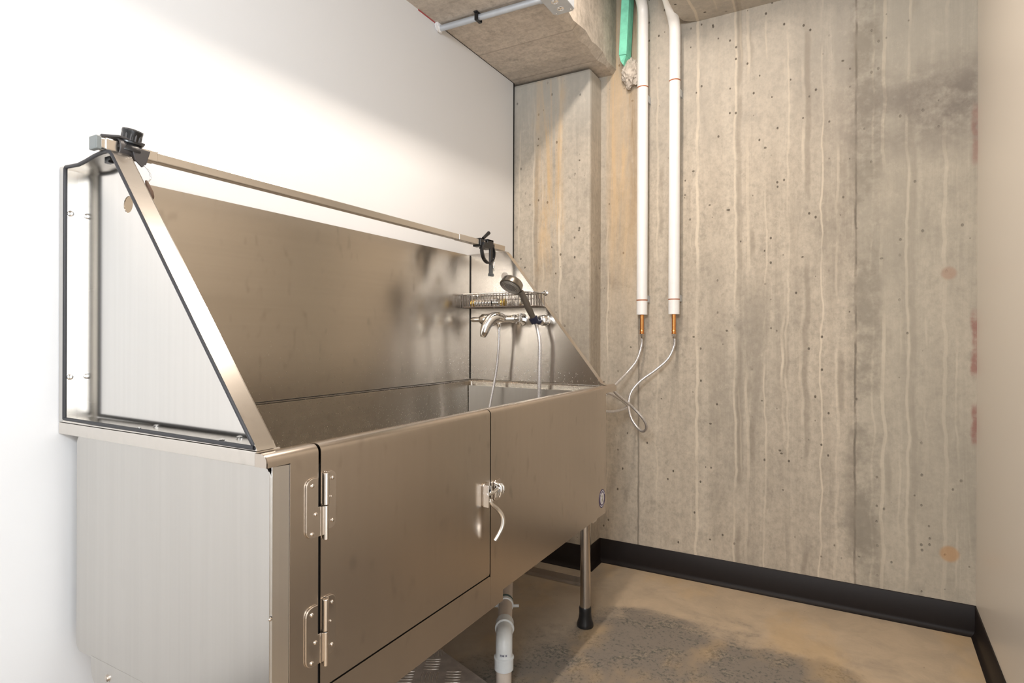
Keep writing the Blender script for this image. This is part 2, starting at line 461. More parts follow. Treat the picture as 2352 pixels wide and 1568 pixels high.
bm = NB(); box(bm, XW - 0.2, 1.3, -2.2, YB + 0.2, -0.1, 0); struct('floor', bm, M['floor'])
bm = NB(); box(bm, XW - 0.12, XW, YR, CY - 0.014, 0, ZB + 0.0); struct('wall_left', bm, M['white'])
bm = NB(); box(bm, CX1 - 0.02, 0.6, YB, YB + 0.2, 0, 3.1); struct('wall_back', bm, M['wall_con'])
bm = NB(); box(bm, XW - 0.12, CX1, CY, YB + 0.2, 0, ZB - 0.008); struct('wall_column', bm, M['col_con'], bevel=0.012, seg=2)
def rwall(y0, y1, z0, z1):
    prism(bm, [(rx(y1), y1, z0), (rx(y0), y0, z0), (rx(y0) + .15, y0, z0), (rx(y1) + .15, y1, z0)], (0, 0, z1 - z0))
# right wall with the open doorway beside the camera, leading to the bright corridor
bm = NB(); rwall(0.35, YB + .2, 0, ZC); rwall(-1.3, -1.0, 0, ZC); rwall(-1.0, 0.35, 2.2, ZC)
struct('wall_right', bm, M['right'])
bm = NB(); box(bm, XW - 0.12, 0.45, YR - 0.12, YR, 0, ZC)
struct('wall_rear', bm, M['white'])
bm = NB(); box(bm, 1.15, 1.25, -1.3, 0.8, 0, 2.6); box(bm, 0.45, 1.25, 0.6, 0.7, 0, 2.6); box(bm, 0.45, 1.25, -1.3, -1.2, 0, 2.6); box(bm, 0.45, 1.25, -1.3, 0.7, 2.5, 2.6)
struct('wall_corridor', bm, M['white'])
# beam with a slightly chipped lower edge
bm = NB()
ny = 60
prev = None
ys = [YR + (YB + 0.15 - YR) * i / ny for i in range(ny + 1)]
for y in ys:
    ch = 0.014 + 0.006 * math.sin(y * 31) + random.uniform(-0.004, 0.004)
    if 1.9 < y < 2.5: ch += random.uniform(0.0, 0.018)
    ring = [bm.verts.new(p) for p in ((XW - 0.12, y, ZC + .05), (XW - 0.12, y, ZB), (XB - ch, y, ZB), (XB, y, ZB + ch * 1.1), (XB, y, ZC + .05))]
    if prev:
        for k in range(5): bm.faces.new((prev[k], prev[(k + 1) % 5], ring[(k + 1) % 5], ring[k]))
    else: bm.faces.new(ring)
    prev = ring
bm.faces.new(prev[::-1])
struct('ceiling_beam', bm, M['beam_con'], smooth=30)
bm = NB(); box(bm, XB, 0.6, YR, 2.36, ZC, ZC + 0.15); box(bm, XB, -0.64, 2.36, YB, 2.98, 3.1); box(bm, XB, -0.64, 2.30, 2.36, ZC + 0.15, 3.1); box(bm, XW - 0.12, XB, YR, YB, ZC + .05, ZC + 0.15)
struct('ceiling', bm, M['ceil'])
# lower slab ledge above the back wall, its corner rounded off around the pipe slot
pts = []
for k in range(9):
    a = math.radians(180 + 90 - 90 * k / 8)
    pts.append((-0.64 + 0.085 + 0.085 * math.cos(a), 2.679 - 0.04 + 0.04 * -math.sin(a) * 1.0, 2.485))
poly = [(-0.64, 2.36, 2.485), (0.6, 2.36, 2.485), (0.6, 2.70, 2.485), (-0.55, 2.70, 2.485)] + [(-0.55, 2.679, 2.485), (-0.575, 2.672, 2.485), (-0.60, 2.66, 2.485), (-0.622, 2.64, 2.485), (-0.635, 2.60, 2.485), (-0.64, 2.55, 2.485)]
bm = NB(); prism(bm, poly, (0, 0, 0.52)); struct('ceiling_ledge', bm, M['wall_con'])
# red fire caulk seam, its thin dark rest, and a black strip painting the wall gap's shadow
bm = NB(); box(bm, XW - 0.002, XW + 0.002, 1.78, 1.90, ZB - 0.004, ZB + 0.001); struct('trim_1', bm, M['red'])
bm = NB(); box(bm, XW - 0.002, XW + 0.0015, 1.93, CY - 0.004, ZB - 0.002, ZB + 0.001); struct('trim_3', bm, M['dark'])
bm = NB(); box(bm, XW - 0.05, XW - 0.001, CY - 0.014, CY, 0, ZB - .002); struct('gap_shade_strip', bm, M['dark'])
# cove baseboards
def base(name, a, b, nrm, h=0.112):
    a = Vector(a); b = Vector(b); n = Vector(nrm)
    prof = [(0, 0), (0.016, 0), (0.016, 0.003), (0.011, 0.006), (0.0055, 0.013), (0.004, 0.022), (0.004, h - 0.002), (0.002, h), (0, h)]
    bm = NB()
    prism(bm, [a + n * p + Vector((0, 0, q)) for p, q in prof], b - a)
    return struct(name, bm, M['black'], smooth=50)
base('baseboard_back', (CX1 + 0.0, YB, 0), (rx(YB), YB, 0), (0, -1, 0))
base('baseboard_column', (XW, CY, 0), (CX1 + 0.004, CY, 0), (0, -1, 0))
base('baseboard_pier', (CX1, CY - 0.004, 0), (CX1, YB, 0), (1, 0, 0))
base('baseboard_right', (rx(YB), YB, 0), (rx(0.35), 0.35, 0), (-math.cos(RA), math.sin(RA), 0))
base('baseboard_left', (XW, YR, 0), (XW, CY - .004, 0), (1, 0, 0))

# ------------------------------------------------------------------ lamp above
lt = empty('strip_light', (-0.68, 1.45, ZC), 'slim ceiling strip lamp above the open side of the steel tub', 'lamp')
bm = NB(); box(bm, -0.73, -0.63, 0.86, 2.04, ZC - 0.07, ZC - 0.002); obj('housing', bm, M['white'], lt, bevel=0.004)
lt2 = empty('added_fill_box', (0.0, YR, 2.02), 'added rectangular fill light box on the unseen rear wall', 'lamp')  # unseen box added to go with the rear-wall fill light
bm = NB(); box(bm, -0.32, 0.28, YR + 0.001, YR + 0.05, 1.80, 2.24); obj('housing', bm, M['white'], lt2, bevel=0.004)

# ------------------------------------------------------------------ dog-wash tub
TUB = empty('dog_washing_tub', (-1.08, 1.38, 0), 'large brushed stainless steel dog washing tub with high splash sides against the white wall', 'tub')
Y0, Y1 = 0.612, 2.083
ZR = 0.897                        # rim top
# front pieces: bullnose top, flat face
def bull(y0, y1, zbot, t=0.003, xin=-0.797):
    R = 0.0135
    cx, cz = XF - R, ZR - R
    out = [(XF, zbot)]
    for k in range(9):
        a = math.radians(90 * k / 8); out.append((cx + R * math.cos(a), cz + R * math.sin(a)))
    out += [(xin, ZR), (xin, ZR - 0.02), (xin + t, ZR - 0.02), (xin + t, ZR - t)]
    for k in range(8, -1, -1):
        a = math.radians(90 * k / 8); out.append((cx + (R - t) * math.cos(a), cz + (R - t) * math.sin(a)))
    out.append((XF - t, zbot))
    bm = NB(); prism(bm, [(x, y0, z) for x, z in out], (0, y1 - y0, 0)); return bm
# near fixed panel (bullnose whole width, face right of the corner strip)
bm = bull(0.6005, 0.703, 0.876)
box(bm, XF - 0.003, XF, 0.645, 0.703, 0.393, 0.876)
prism(bm, [(x, 0.6002, z) for x, z in [(XF, 0.876)] + [(XF - 0.0135 + 0.0135 * math.cos(math.radians(90 * k / 8)), ZR - 0.0135 + 0.0135 * math.sin(math.radians(90 * k / 8))) for k in range(9)] + [(-0.797, ZR), (-0.797, 0.876)]], (0, 0.002, 0))
obj('front_panel', bm, M['steel_front'], TUB, smooth=35)
bm = NB(); prism(bm, [(-0.7775, 0.6175, 0.393), (-0.772, 0.6445, 0.393), (-0.775, 0.6445, 0.393), (-0.7805, 0.6175, 0.393)], (0, 0, 0.481))
obj('corner_strip', bm, M['steel_side'], TUB)
# far fixed panel with the stepped lower edge, bottom strip under the door
bm = bull(1.2605, 2.20, 0.870)
prism(bm, [(XF - 0.003, 1.2605, 0.870), (XF - 0.003, 1.2605, 0.393), (XF - 0.003, 1.323, 0.393), (XF - 0.003, 1.323, 0.421), (XF - 0.003, Y1, 0.425), (XF - 0.003, Y1, 0.870)], (0.003, 0, 0))
obj('front_panel', bm, M['steel_front'], TUB, smooth=35)
bm = NB(); prism(bm, [(XF - 0.003, 0.7085, 0.393), (XF - 0.003, 1.2600, 0.393), (XF - 0.003, 1.2600, 0.4755), (XF - 0.003, 1.2540, 0.4785), (XF - 0.003, 0.7085, 0.4785)], (0.003, 0, 0))
box(bm, XF - 0.003, XF, 0.703, 0.7085, 0.393, 0.45)
obj('sill_panel', bm, M['steel_front'], TUB)
# door
bm = bull(0.7085, 1.2565, 0.870)
prism(bm, [(XF - 0.003, 0.7085, 0.870), (XF - 0.003, 0.7085, 0.482), (XF - 0.003, 1.2525, 0.482), (XF - 0.003, 1.2565, 0.486), (XF - 0.003, 1.2565, 0.870)], (0.003, 0, 0))
DOOR = obj('door', bm, M['steel_front'], TUB, smooth=35)
# black sheet added behind the front gaps to paint in their shade
bm = NB(); box(bm, XF - 0.020, XF - 0.0055, 0.66, Y1 - 0.005, 0.43, 0.862)
obj('gap_shade_sheet', bm, M['dark'], TUB)
# side panels
bm = NB()
c = roundrect((-1.0775, 0.6145, 0.654), (1, 0, 0), (0, 0, 1), 0.594, 0.4435, 0.018)
prism(bm, c, (0, 0.004, 0))
obj('side_panel', bm, M['steel_side'], TUB)
bm = NB(); box(bm, -1.38, XF - 0.004, Y1 - 0.006, Y1 - 0.001, 0.43, 0.874)
obj('side_panel', bm, M['steel_side'], TUB)
bm = NB(); box(bm, -0.7805, -0.7790, 0.620, 0.644, 0.393, 0.874); box(bm, -0.782, -0.7785, 0.6200, 0.6225, 0.393, 0.874)
obj('corner_gap', bm, M['dark'], TUB)
bm = NB(); lathe(bm, (-0.779, 0.6160, 0.637), (0.3, -1, 0), [(0, 0.003), (0.002, 0.0028), (0.004, 0.0015), (0.0045, 0.0003)], 12)
obj('rivet', bm, M['steel_small'], TUB, smooth=40)
# rim flanges at both ends (box section band), back ledge
bm = NB()
box(bm, XW + 0.001, -0.796, 0.6005, 0.648, 0.8755, 0.8995)
obj('rim', bm, M['steel_rim'], TUB, bevel=0.002)
bm = NB()
box(bm, XW + 0.001, -0.798, 2.108, 2.198, 0.876, 0.8965)
obj('rim', bm, M['steel_rim'], TUB, bevel=0.002)
# basin
bm = NB()
zb0 = 0.475
def quad(bm, a, b, c_, d): bm.faces.new([bm.verts.new(p) for p in (a, b, c_, d)])
xb, xf_, ya, yb_ = -1.388, -0.799, 0.652, 2.101
r = 0.02
ins = lambda z, g: [( xb + g, ya + g, z), (xf_ - g, ya + g, z), (xf_ - g, yb_ - g, z), (xb + g, yb_ - g, z)]
def loop_round(z, g, rr):
    pts = []
    for (cx, cy, a0) in ((xb + g + rr, ya + g + rr, 180), (xf_ - g - rr, ya + g + rr, 270), (xf_ - g - rr, yb_ - g - rr, 0), (xb + g + rr, yb_ - g - rr, 90)):
        for k in range(5):
            a = math.radians(a0 + 90 * k / 4); pts.append((cx + rr * math.cos(a), cy + rr * math.sin(a), z))
    return pts
levels = [(0.8945, 0.0, 0.012), (0.890, 0.004, 0.014), (0.520, 0.010, 0.02), (0.495, 0.016, 0.02), (0.480, 0.035, 0.02), (0.470, 0.08, 0.02)]
rings = [[bm.verts.new(p) for p in loop_round(z, g, rr)] for z, g, rr in levels]
for i in range(len(rings) - 1):
    n = len(rings[i])
    for k in range(n): bm.faces.new((rings[i][k], rings[i][(k + 1) % n], rings[i + 1][(k + 1) % n], rings[i + 1][k]))
bm.faces.new(rings[-1])
bas = obj('basin', bm, M['steel_in'], TUB, smooth=40)
so = bas.modifiers.new('thick', 'SOLIDIFY'); so.thickness = 0.0015; so.offset = 1
# back splash
bm = NB(); box(bm, -1.397, -1.392, 0.637, 2.107, 0.8985, 1.4265)
obj('back_splash', bm, M['steel_in'], TUB)
bm = NB(); box(bm, -1.397, -1.386, 0.65, 2.10, 0.8935, 0.8965)
obj('splash_ledge', bm, M['steel_rim'], TUB)
# splash side outline (x,z)
OUT = [(XW + 0.002, 0.9005), (XW + 0.002, 1.428), (-1.395, 1.430), (-1.37, 1.4285), (-1.345, 1.4275), (-1.315, 1.431), (-1.285, 1.436), (-1.26, 1.4385), (-1.235, 1.4385), (-1.222, 1.434), (-1.212, 1.424), (-0.800, 0.912), (-0.793, 0.9005)]
def off_poly(P, d):
    n = len(P); out = []
    for i in range(n):
        p0, p1, p2 = Vector(P[i - 1]), Vector(P[i]), Vector(P[(i + 1) % n])
        e1 = (p1 - p0).normalized(); e2 = (p2 - p1).normalized()
        n1 = Vector((e1.y, -e1.x)); n2 = Vector((e2.y, -e2.x))
        nn = (n1 + n2); k = nn.length
        nn = nn / k if k > 1e-6 else n1
        out.append(p1 + nn * (d / max(0.35, nn.dot(n1))))
    return [(q.x, q.y) for q in out]
# near splash guard: outward-facing tray
yo, yp = 0.6015, 0.6345
SP = empty  # keep name short
bm = NB()
hole = circ((-1.224, yp, 1.337), (1, 0, 0), (0, 0, 1), 0.0165, 28)
prism(bm, [(x, yp, z) for x, z in OUT], (0, 0.002, 0), [hole])
NS = obj('side_splash', bm, M['steel_plate'], TUB)
# flange ring
inn = off_poly(OUT, 0.0022)
bm = NB()
n = len(OUT)
o0 = [bm.verts.new((x, yo, z)) for x, z in OUT]; o1 = [bm.verts.new((x, yp, z)) for x, z in OUT]
i0 = [bm.verts.new((x, yo, z)) for x, z in inn]; i1 = [bm.verts.new((x, yp, z)) for x, z in inn]
for k in range(n):
    j = (k + 1) % n
    bm.faces.new((o0[k], o0[j], o1[j], o1[k])); bm.faces.new((i0[k], i1[k], i1[j], i0[j])); bm.faces.new((o0[k], i0[k], i0[j], o0[j]))
obj('splash_flange', bm, M['steel_rim'], TUB, smooth=50)
# narrow lip along the wall side, where the flange folds flat
bm = NB(); box(bm, XW + 0.002, XW + 0.018, yo - 0.0005, yo + 0.0012, 0.902, 1.4285)
obj('splash_lip', bm, M['steel_side'], TUB)
# rubber gasket: follows the free edge of the flange
gp = off_poly([(XW + 0.019, 0.9035)] + [(XW + 0.019, 1.424)] + OUT[2:], 0.004)
gpath = []
P = [Vector((x, yo + 0.0005, z)) for x, z in gp]
for i in range(len(P)):
    a, b = P[i], P[(i + 1) % len(P)]
    prv = P[i - 1]
    gpath.append(a)
bm = NB(); gp2 = gpath + [gpath[0]]
dense = []
for a, b in zip(gp2[:-1], gp2[1:]):
    L = (b - a).length; k = max(1, int(L / 0.02))
    for q in range(k): dense.append(a.lerp(b, q / k))
dense.append(gp2[-1])
tube(bm, dense, 0.0037, 10)
obj('gasket', bm, M['rubber'], TUB, smooth=60)
# bolts of the wall flange and the bottom flange
def bolt(loc, d, r=0.0055, parent=TUB, mat='chrome', name='bolt'):
    bm = NB(); lathe(bm, loc, d, [(0, r * 1.35), (0.0008, r * 1.35), (0.001, r), (0.0035, r * 0.95), (0.0048, r * 0.55), (0.005, r * 0.3)], 14)
    return obj(name, bm, M[mat], parent, smooth=35)
for z in (1.335, 0.992): bolt((XW + 0.0045, 0.619, z), (1, 0, 0), 0.0062)
for x in (-1.155, -0.905): bolt((x, 0.618, 0.9028), (0, 0, 1), 0.0048)
# far splash guard
OUT2 = [(XW + 0.002, 0.899), (XW + 0.002, 1.430), (-1.222, 1.4345), (-1.212, 1.424), (-0.800, 0.905), (-0.785, 0.899)]
bm = NB()
prism(bm, [(x, 2.105, z) for x, z in OUT2], (0, 0.002, 0), [circ((-1.222, 2.105, 1.330), (1, 0, 0), (0, 0, 1), 0.0165, 28)])
obj('side_splash', bm, M['steel_end'], TUB)
bm = NB()
inn2 = off_poly(OUT2, 0.002)
n = len(OUT2)
o0 = [bm.verts.new((x, 2.1045, z)) for x, z in OUT2]; o1 = [bm.verts.new((x, 2.138, z)) for x, z in OUT2]
i0 = [bm.verts.new((x, 2.1065, z)) for x, z in inn2]; i1 = [bm.verts.new((x, 2.138, z)) for x, z in inn2]
for k in range(n):
    j = (k + 1) % n
    bm.faces.new((o0[k], o0[j], o1[j], o1[k])); bm.faces.new((i0[k], i1[k], i1[j], i0[j])); bm.faces.new((o1[k], o1[j], i1[j], i1[k]))
obj('splash_flange', bm, M['steel_rim'], TUB, smooth=50)
bm = NB(); box(bm, -1.3925, -1.3895, 2.1020, 2.1048, 0.90, 1.426)
obj('corner_seam', bm, M['dark'], TUB)
# small mounting feet under the tether rail and the rail itself
RAIL = None
bm = NB(); box(bm, -1.262, -1.240, 0.592, 2.135, 1.4395, 1.4595)
RAIL = obj('tether_rail', bm, M['steel_rim'], TUB, bevel=0.002)
bm = NB(); box(bm, -1.264, -1.238, 0.600, 0.700, 1.4385, 1.4610)
obj('rail_sleeve', bm, M['steel_rim'], RAIL, bevel=0.002)
bm = NB(); box(bm, -1.264, -1.238, 1.80, 2.135, 1.4385, 1.4610)
obj('rail_sleeve', bm, M['steel_rim'], RAIL, bevel=0.002)
bm = NB(); box(bm, -1.2645, -1.2375, 0.583, 0.5935, 1.436, 1.4620)
obj('end_cap', bm, M['endcap'], RAIL, bevel=0.002)
bm = NB(); box(bm, -1.266, -1.252, 0.612, 0.622, 1.418, 1.430); box(bm, -1.252, -1.246, 0.612, 0.622, 1.422, 1.430)
obj('rail_nut', bm, M['blackp'], RAIL)
# underside
bm = NB(); box(bm, -1.375, XF - 0.022, 0.625, Y1 - 0.008, 0.432, 0.438); obj('bottom_pan', bm, M['steel_front'], TUB)
# legs with brackets and feet
def leg(x, y, ztop):
    bm = NB(); lathe(bm, (x, y, 0.062), (0, 0, 1), [(0, 0.0195), (ztop - 0.062, 0.0195)], 24)
    L = obj('leg', bm, M['steel_small'], TUB, smooth=40)
    bm = NB(); lathe(bm, (x, y, 0.001), (0, 0, 1), [(0, 0.030), (0.004, 0.0315), (0.012, 0.030), (0.030, 0.0245), (0.050, 0.0225), (0.068, 0.0232), (0.072, 0.0215), (0.072, 0.0195)], 28)
    obj('rubber_foot', bm, M['blackp'], L, smooth=50)
    return L
for x, y in ((-0.836, 2.048), (-1.33, 2.048), (-0.836, 0.70), (-1.235, 0.652)): leg(x, y, 0.431)
for (x, y) in ((-0.836, 2.048), (-1.33, 2.048)):
    bm = NB()
    prism(bm, [(x + 0.03, y - 0.065, 0.431), (x + 0.03, y + 0.045, 0.431), (x + 0.03, y + 0.045, 0.398), (x + 0.03, y + 0.035, 0.388), (x + 0.03, y + 0.0, 0.388), (x + 0.03, y - 0.065, 0.42)], (-0.06, 0, 0))
    obj('leg_bracket', bm, M['steel_small'], TUB)
bm = NB()
pp = [(-1.315, 0.6140, 0.436), (-1.315, 0.6140, 0.412)] + [(-1.315 + 0.035 * (1 - math.cos(a)), 0.6140, 0.412 - 0.035 * math.sin(a)) for a in [math.radians(20 * k) for k in range(1, 5)]] + [(-1.10, 0.6140, 0.375), (-1.10, 0.6140, 0.436)]
prism(bm, pp, (0, 0.004, 0)); obj('leg_bracket', bm, M['steel_side'], TUB)
bolt((-1.252, 0.6142, 0.409), (0, -1, 0), 0.006, mat='steel_small')
# brace bars between the far legs
BR = NB()
box(BR, -1.33, -0.852, 2.044, 2.050, 0.150, 0.180); box(BR, -1.33, -0.852, 2.030, 2.0505, 0.150, 0.153)
obj('brace', BR, M['steel_small'], TUB)
# hinges
def hinge(z):
    U, V = (0, 1, 0), (0, 0, 1)
    bm = NB()
    lp = [(XF + 0.0003, 0.706, z + 0.045), (XF + 0.0003, 0.706, z - 0.050)]
    for k in range(7):
        a = math.radians(270 - 15 * k); lp.append((XF + 0.0003, 0.6895 + 0.0145 * math.cos(a), z - 0.0365 + 0.0135 * math.sin(a)))
    for k in range(7):
        a = math.radians(180 - 15 * k); lp.append((XF + 0.0003, 0.6895 + 0.0145 * math.cos(a), z + 0.0365 + 0.0135 * math.sin(a)))
    lp[0] = (XF + 0.0003, 0.700, z + 0.050)
    lp.insert(1, (XF + 0.0003, 0.700, z + 0.0)); lp.insert(2, (XF + 0.0003, 0.706, z + 0.0))
    prism(bm, lp, (0.0035, 0, 0))
    zz = z + 0.006
    rp = [(XF + 0.0003, 0.718, zz - 0.050)]
    for k in range(7):
        a = math.radians(-90 + 15 * k); rp.append((XF + 0.0003, 0.728 + 0.0115 * math.cos(a), zz - 0.0385 + 0.0115 * math.sin(a)))
    for k in range(7):
        a = math.radians(0 + 15 * k); rp.append((XF + 0.0003, 0.728 + 0.0115 * math.cos(a), zz + 0.0385 + 0.0115 * math.sin(a)))
    rp.append((XF + 0.0003, 0.718, zz + 0.050))
    prism(bm, rp, (0.0035, 0, 0))
    # barrel: upper half on the door side, lower half on the post side
    tube(bm, [(XF + 0.006, 0.7145, z + 0.001), (XF + 0.006, 0.7145, z + 0.055)], 0.0055, 14)
    tube(bm, [(XF + 0.006, 0.7145, z - 0.0005), (XF + 0.006, 0.7145, z - 0.058)], 0.0048, 14)
    box(bm, XF + 0.001, XF + 0.0065, 0.7145, 0.722, z + 0.001, z + 0.055)
    box(bm, XF + 0.001, XF + 0.005, 0.704, 0.7145, z - 0.050, z - 0.001)
    H = obj('hinge', bm, M['steel_small'], TUB, bevel=0.0009)
    for (yy, dz) in ((0.6865, 0.038), (0.6865, -0.042), (0.694, -0.011), (0.7305, 0.043), (0.7305, -0.030), (0.7265, 0.012)):
        r_ = 0.0021 if abs(dz - 0.012) < 1e-6 else 0.0036
        b2 = NB(); lathe(b2, (XF + 0.0036, yy, z + dz), (1, 0, 0), [(0, r_), (0.001, r_), (0.0024, r_ * 0.75), (0.003, r_ * 0.35)], 12)
        obj('screw', b2, M['steel_small'], H, smooth=40)
hinge(0.793); hinge(0.579)
# latch
bm = NB()
box(bm, XF + 0.003, XF + 0.018, 1.2205, 1.2235, 0.662, 0.716)
box(bm, XF + 0.003, XF + 0.016, 1.236, 1.239, 0.684, 0.712)
tube(bm, [(XF + 0.012, 1.220, 0.692), (XF + 0.012, 1.249, 0.692)], 0.005, 14)
tube(bm, [(XF + 0.010, 1.230, 0.673), (XF + 0.014, 1.245, 0.673)], 0.0045, 14)
LAT = obj('latch', bm, M['chrome'], TUB, smooth=40, bevel=0.0006)
bm = NB()
box(bm, XF + 0.003, XF + 0.008, 1.276, 1.300, 0.672, 0.706)
tube(bm, smooth_path([(XF + 0.004, 1.280, 0.708), (XF + 0.018, 1.278, 0.704), (XF + 0.020, 1.277, 0.690), (XF + 0.016, 1.277, 0.676)], 5), 0.0045, 12)
tube(bm, smooth_path([(XF + 0.004, 1.297, 0.702), (XF + 0.014, 1.297, 0.698), (XF + 0.015, 1.297, 0.684), (XF + 0.004, 1.297, 0.674)], 5), 0.0042, 12)
obj('latch_catch', bm, M['chrome'], LAT, smooth=40, bevel=0.0006)
for yc, wd, hh in ((1.234, 0.030, 0.058), (1.289, 0.032, 0.052)):
    bm = NB(); prism(bm, roundrect((XF + 0.0003, yc, 0.6895), (0, 1, 0), (0, 0, 1), wd, hh, 0.006), (0.004, 0, 0))
    obj('latch_plate', bm, M['steel_small'], LAT, bevel=0.001)
bm = NB()
tube(bm, [(XF + 0.012, 1.248, 0.690), (XF + 0.014, 1.266, 0.696), (XF + 0.014, 1.276, 0.698)], [0.004, 0.0045, 0.004], 12)
obj('latch_bolt', bm, M['chrome'], LAT, smooth=50)
bm = NB()
hp = smooth_path([(XF + 0.012, 1.236, 0.680), (XF + 0.016, 1.240, 0.666), (XF + 0.024, 1.256, 0.650), (XF + 0.032, 1.264, 0.632), (XF + 0.034, 1.262, 0.610), (XF + 0.028, 1.254, 0.590), (XF + 0.022, 1.246, 0.576)], 5)
tube(bm, hp, [0.0038 + 0.0022 * min(1, i / 12) for i in range(len(hp))], 12)
obj('latch_handle', bm, M['steel_rim'], LAT, smooth=60)
for zc in (0.708, 0.670):
    b2 = NB(); lathe(b2, (XF + 0.004, 1.241, zc), (1, 0, 0), [(0, 0.003), (0.0015, 0.0025), (0.002, 0.001)], 10); obj('screw', b2, M['chrome'], LAT, smooth=40)
# round decal
bm = NB(); prism(bm, circ((XF + 0.0001, 2.045, 0.4865), (0, 1, 0), (0, 0, 1), 0.031, 40, 0.034), (0.0004, 0, 0))
D = obj('decal', bm, M['purple'], TUB)
D['label'] = 'white and purple round sticker'
bm = NB(); prism(bm, circ((XF + 0.0004, 2.045, 0.4865), (0, 1, 0), (0, 0, 1), 0.0185, 32, 0.0215), (0.0005, 0, 0)); obj('decal_centre', bm, M['decal'], D)
for lo_, hi_ in ((20, 160), (225, 315)):
    bm = NB()
    for k in range(56):
        a0 = 2 * math.pi * k / 56
        if not (math.radians(lo_) < a0 < math.radians(hi_)) or k % 4 == 3: continue
        a1 = a0 + 2 * math.pi / 56 * 0.7
        q = [(XF + 0.0004, 2.045 + ry * math.cos(a), 0.4865 + rz * math.sin(a)) for a, ry, rz in ((a0, .0235, .0262), (a1, .0235, .0262), (a1, .027, .0298), (a0, .027, .0298))]
        prism(bm, q, (0.0005, 0, 0))
    obj('decal_lettering', bm, M['decal'], D)
bm = NB()
for (yy, zz, ry, rz) in ((2.040, 0.496, .004, .005), (2.049, 0.493, .0035, .006), (2.045, 0.483, .006, .005), (2.041, 0.476, .0025, .006), (2.050, 0.477, .0025, .006)):
    prism(bm, circ((XF + 0.0008, yy, zz), (0, 1, 0), (0, 0, 1), ry, 12, rz), (0.0004, 0, 0))
obj('decal_figure', bm, plain('grey_green_print', (0.45, 0.45, 0.36), 0.5), D)

fwv = Vector((-math.sin(YAW), math.cos(YAW), 0)); rtv = Vector((math.cos(YAW), math.sin(YAW), 0))
def ray(px, py, y):
    F = 1348.6; u = (px - 1176) / F; v = -(py - 773) / F
    u2 = u - v * 0.0036; v2 = v + u * 0.0036
    d = fwv + rtv * u2 + Vector((0, 0, v2)); t = y / d.y
    return Vector((d.x * t, y, 1.08 + d.z * t))

# ------------------------------------------------------------------ shower gear on the far splash
YS = 2.1045
MX = empty('mixer_tap', (-1.20, YS, 1.15), 'chrome mixer tap with a drooping lever on the far splash side', 'tap')
bm = NB()
yb = 2.045
tube(bm, [(-1.345, yb, 1.150), (-1.338, yb, 1.150), (-1.30, yb, 1.150)], [0.008, 0.0105, 0.0105], 18)
lathe(bm, (-1.30, yb, 1.150), (1, 0, 0), [(0, 0.016), (0.01, 0.0235), (0.045, 0.0245), (0.062, 0.020), (0.075, 0.0165), (0.12, 0.0155), (0.15, 0.0155), (0.152, 0.018), (0.166, 0.018), (0.168, 0.013), (0.178, 0.012), (0.180, 0.006)], 28)
for x in (-1.285, -1.142): lathe(bm, (x, YS - 0.001, 1.150), (0, -1, 0), [(0, 0.026), (0.004, 0.026), (0.012, 0.012), (0.05, 0.011)], 22)
obj('tap_body', bm, M['chrome'], MX, smooth=40)
bm = NB()
lp = smooth_path([ray(1158, 731, 2.035), ray(1143, 727, 2.015), ray(1129, 732, 1.995), ray(1118, 747, 1.980), ray(1112, 763, 1.972), ray(1109, 774, 1.968)], 6)
rr = [0.013, 0.0190, 0.0215, 0.0200, 0.0170, 0.0100]
rads = []
for i in range(len(lp)):
    t = i / (len(lp) - 1) * 5; k = min(4, int(t)); rads.append(rr[k] * (1 - (t - k)) + rr[k + 1] * (t - k))
tube(bm, lp, rads, 18)
obj('lever', bm, M['chrome'], MX, smooth=60)
bm = NB(); lathe(bm, (-1.213, yb, 1.136), (0, 0, -1), [(0, 0.009), (0.010, 0.009), (0.012, 0.0075), (0.024, 0.0075), (0.026, 0.005)], 16)
obj('hose_nut', bm, M['chrome'], MX, smooth=40)

# handset in its holder
HS = empty('hand_shower', (-1.06, 2.03, 1.15), 'dark bronze hand shower with a round head pointing down into the tub', 'shower head')
hc = Vector((-1.105, 1.955, 1.276)); hb = Vector((-1.050, 2.035, 1.150))
nrm = Vector((-0.12, -0.55, -0.80)).normalized()      # direction the face looks
bm = NB()
lathe(bm, hc - nrm * 0.022, nrm, [(0, 0.030), (0.002, 0.038), (0.006, 0.0415), (0.024, 0.0440), (0.030, 0.0450), (0.0305, 0.0425)], 40)
obj('head', bm, M['headm'], HS, smooth=35)
bm = NB(); lathe(bm, hc + nrm * 0.0088, nrm, [(0, 0.0405), (0.0012, 0.0405), (0.0014, 0.039)], 40)
NF = obj('nozzle_face', bm, M['headface'], HS, smooth=35)
a_, b_ = frame(nrm)
bm = NB()
for rr_ in (0.024, 0.030, 0.036):
    pts = circ(hc + nrm * 0.0104, a_, b_, rr_, 40)
    tube(bm, pts + [pts[0]], 0.0009, 6, cap=False)
for k in range(30):
    t = 2 * math.pi * k / 30
    for rr_ in (0.033,):
        p = hc + nrm * 0.010 + (a_ * math.cos(t) + b_ * math.sin(t)) * rr_
        lathe(bm, p, nrm, [(0, 0.0009), (0.0012, 0.0007)], 6)
for q in range(3):
    rr_ = 0.006 + q * 0.006
    for k in range(6 + 6 * q):
        t = 2 * math.pi * k / (6 + 6 * q)
        p = hc + nrm * 0.010 + (a_ * math.cos(t) + b_ * math.sin(t)) * rr_
        lathe(bm, p, nrm, [(0, 0.0008), (0.0010, 0.0006)], 6)
obj('nozzle_ring', bm, M['headring'], NF, smooth=60)
bm = NB()
nk = hc - nrm * 0.004 + Vector((0.026, 0.022, -0.026))
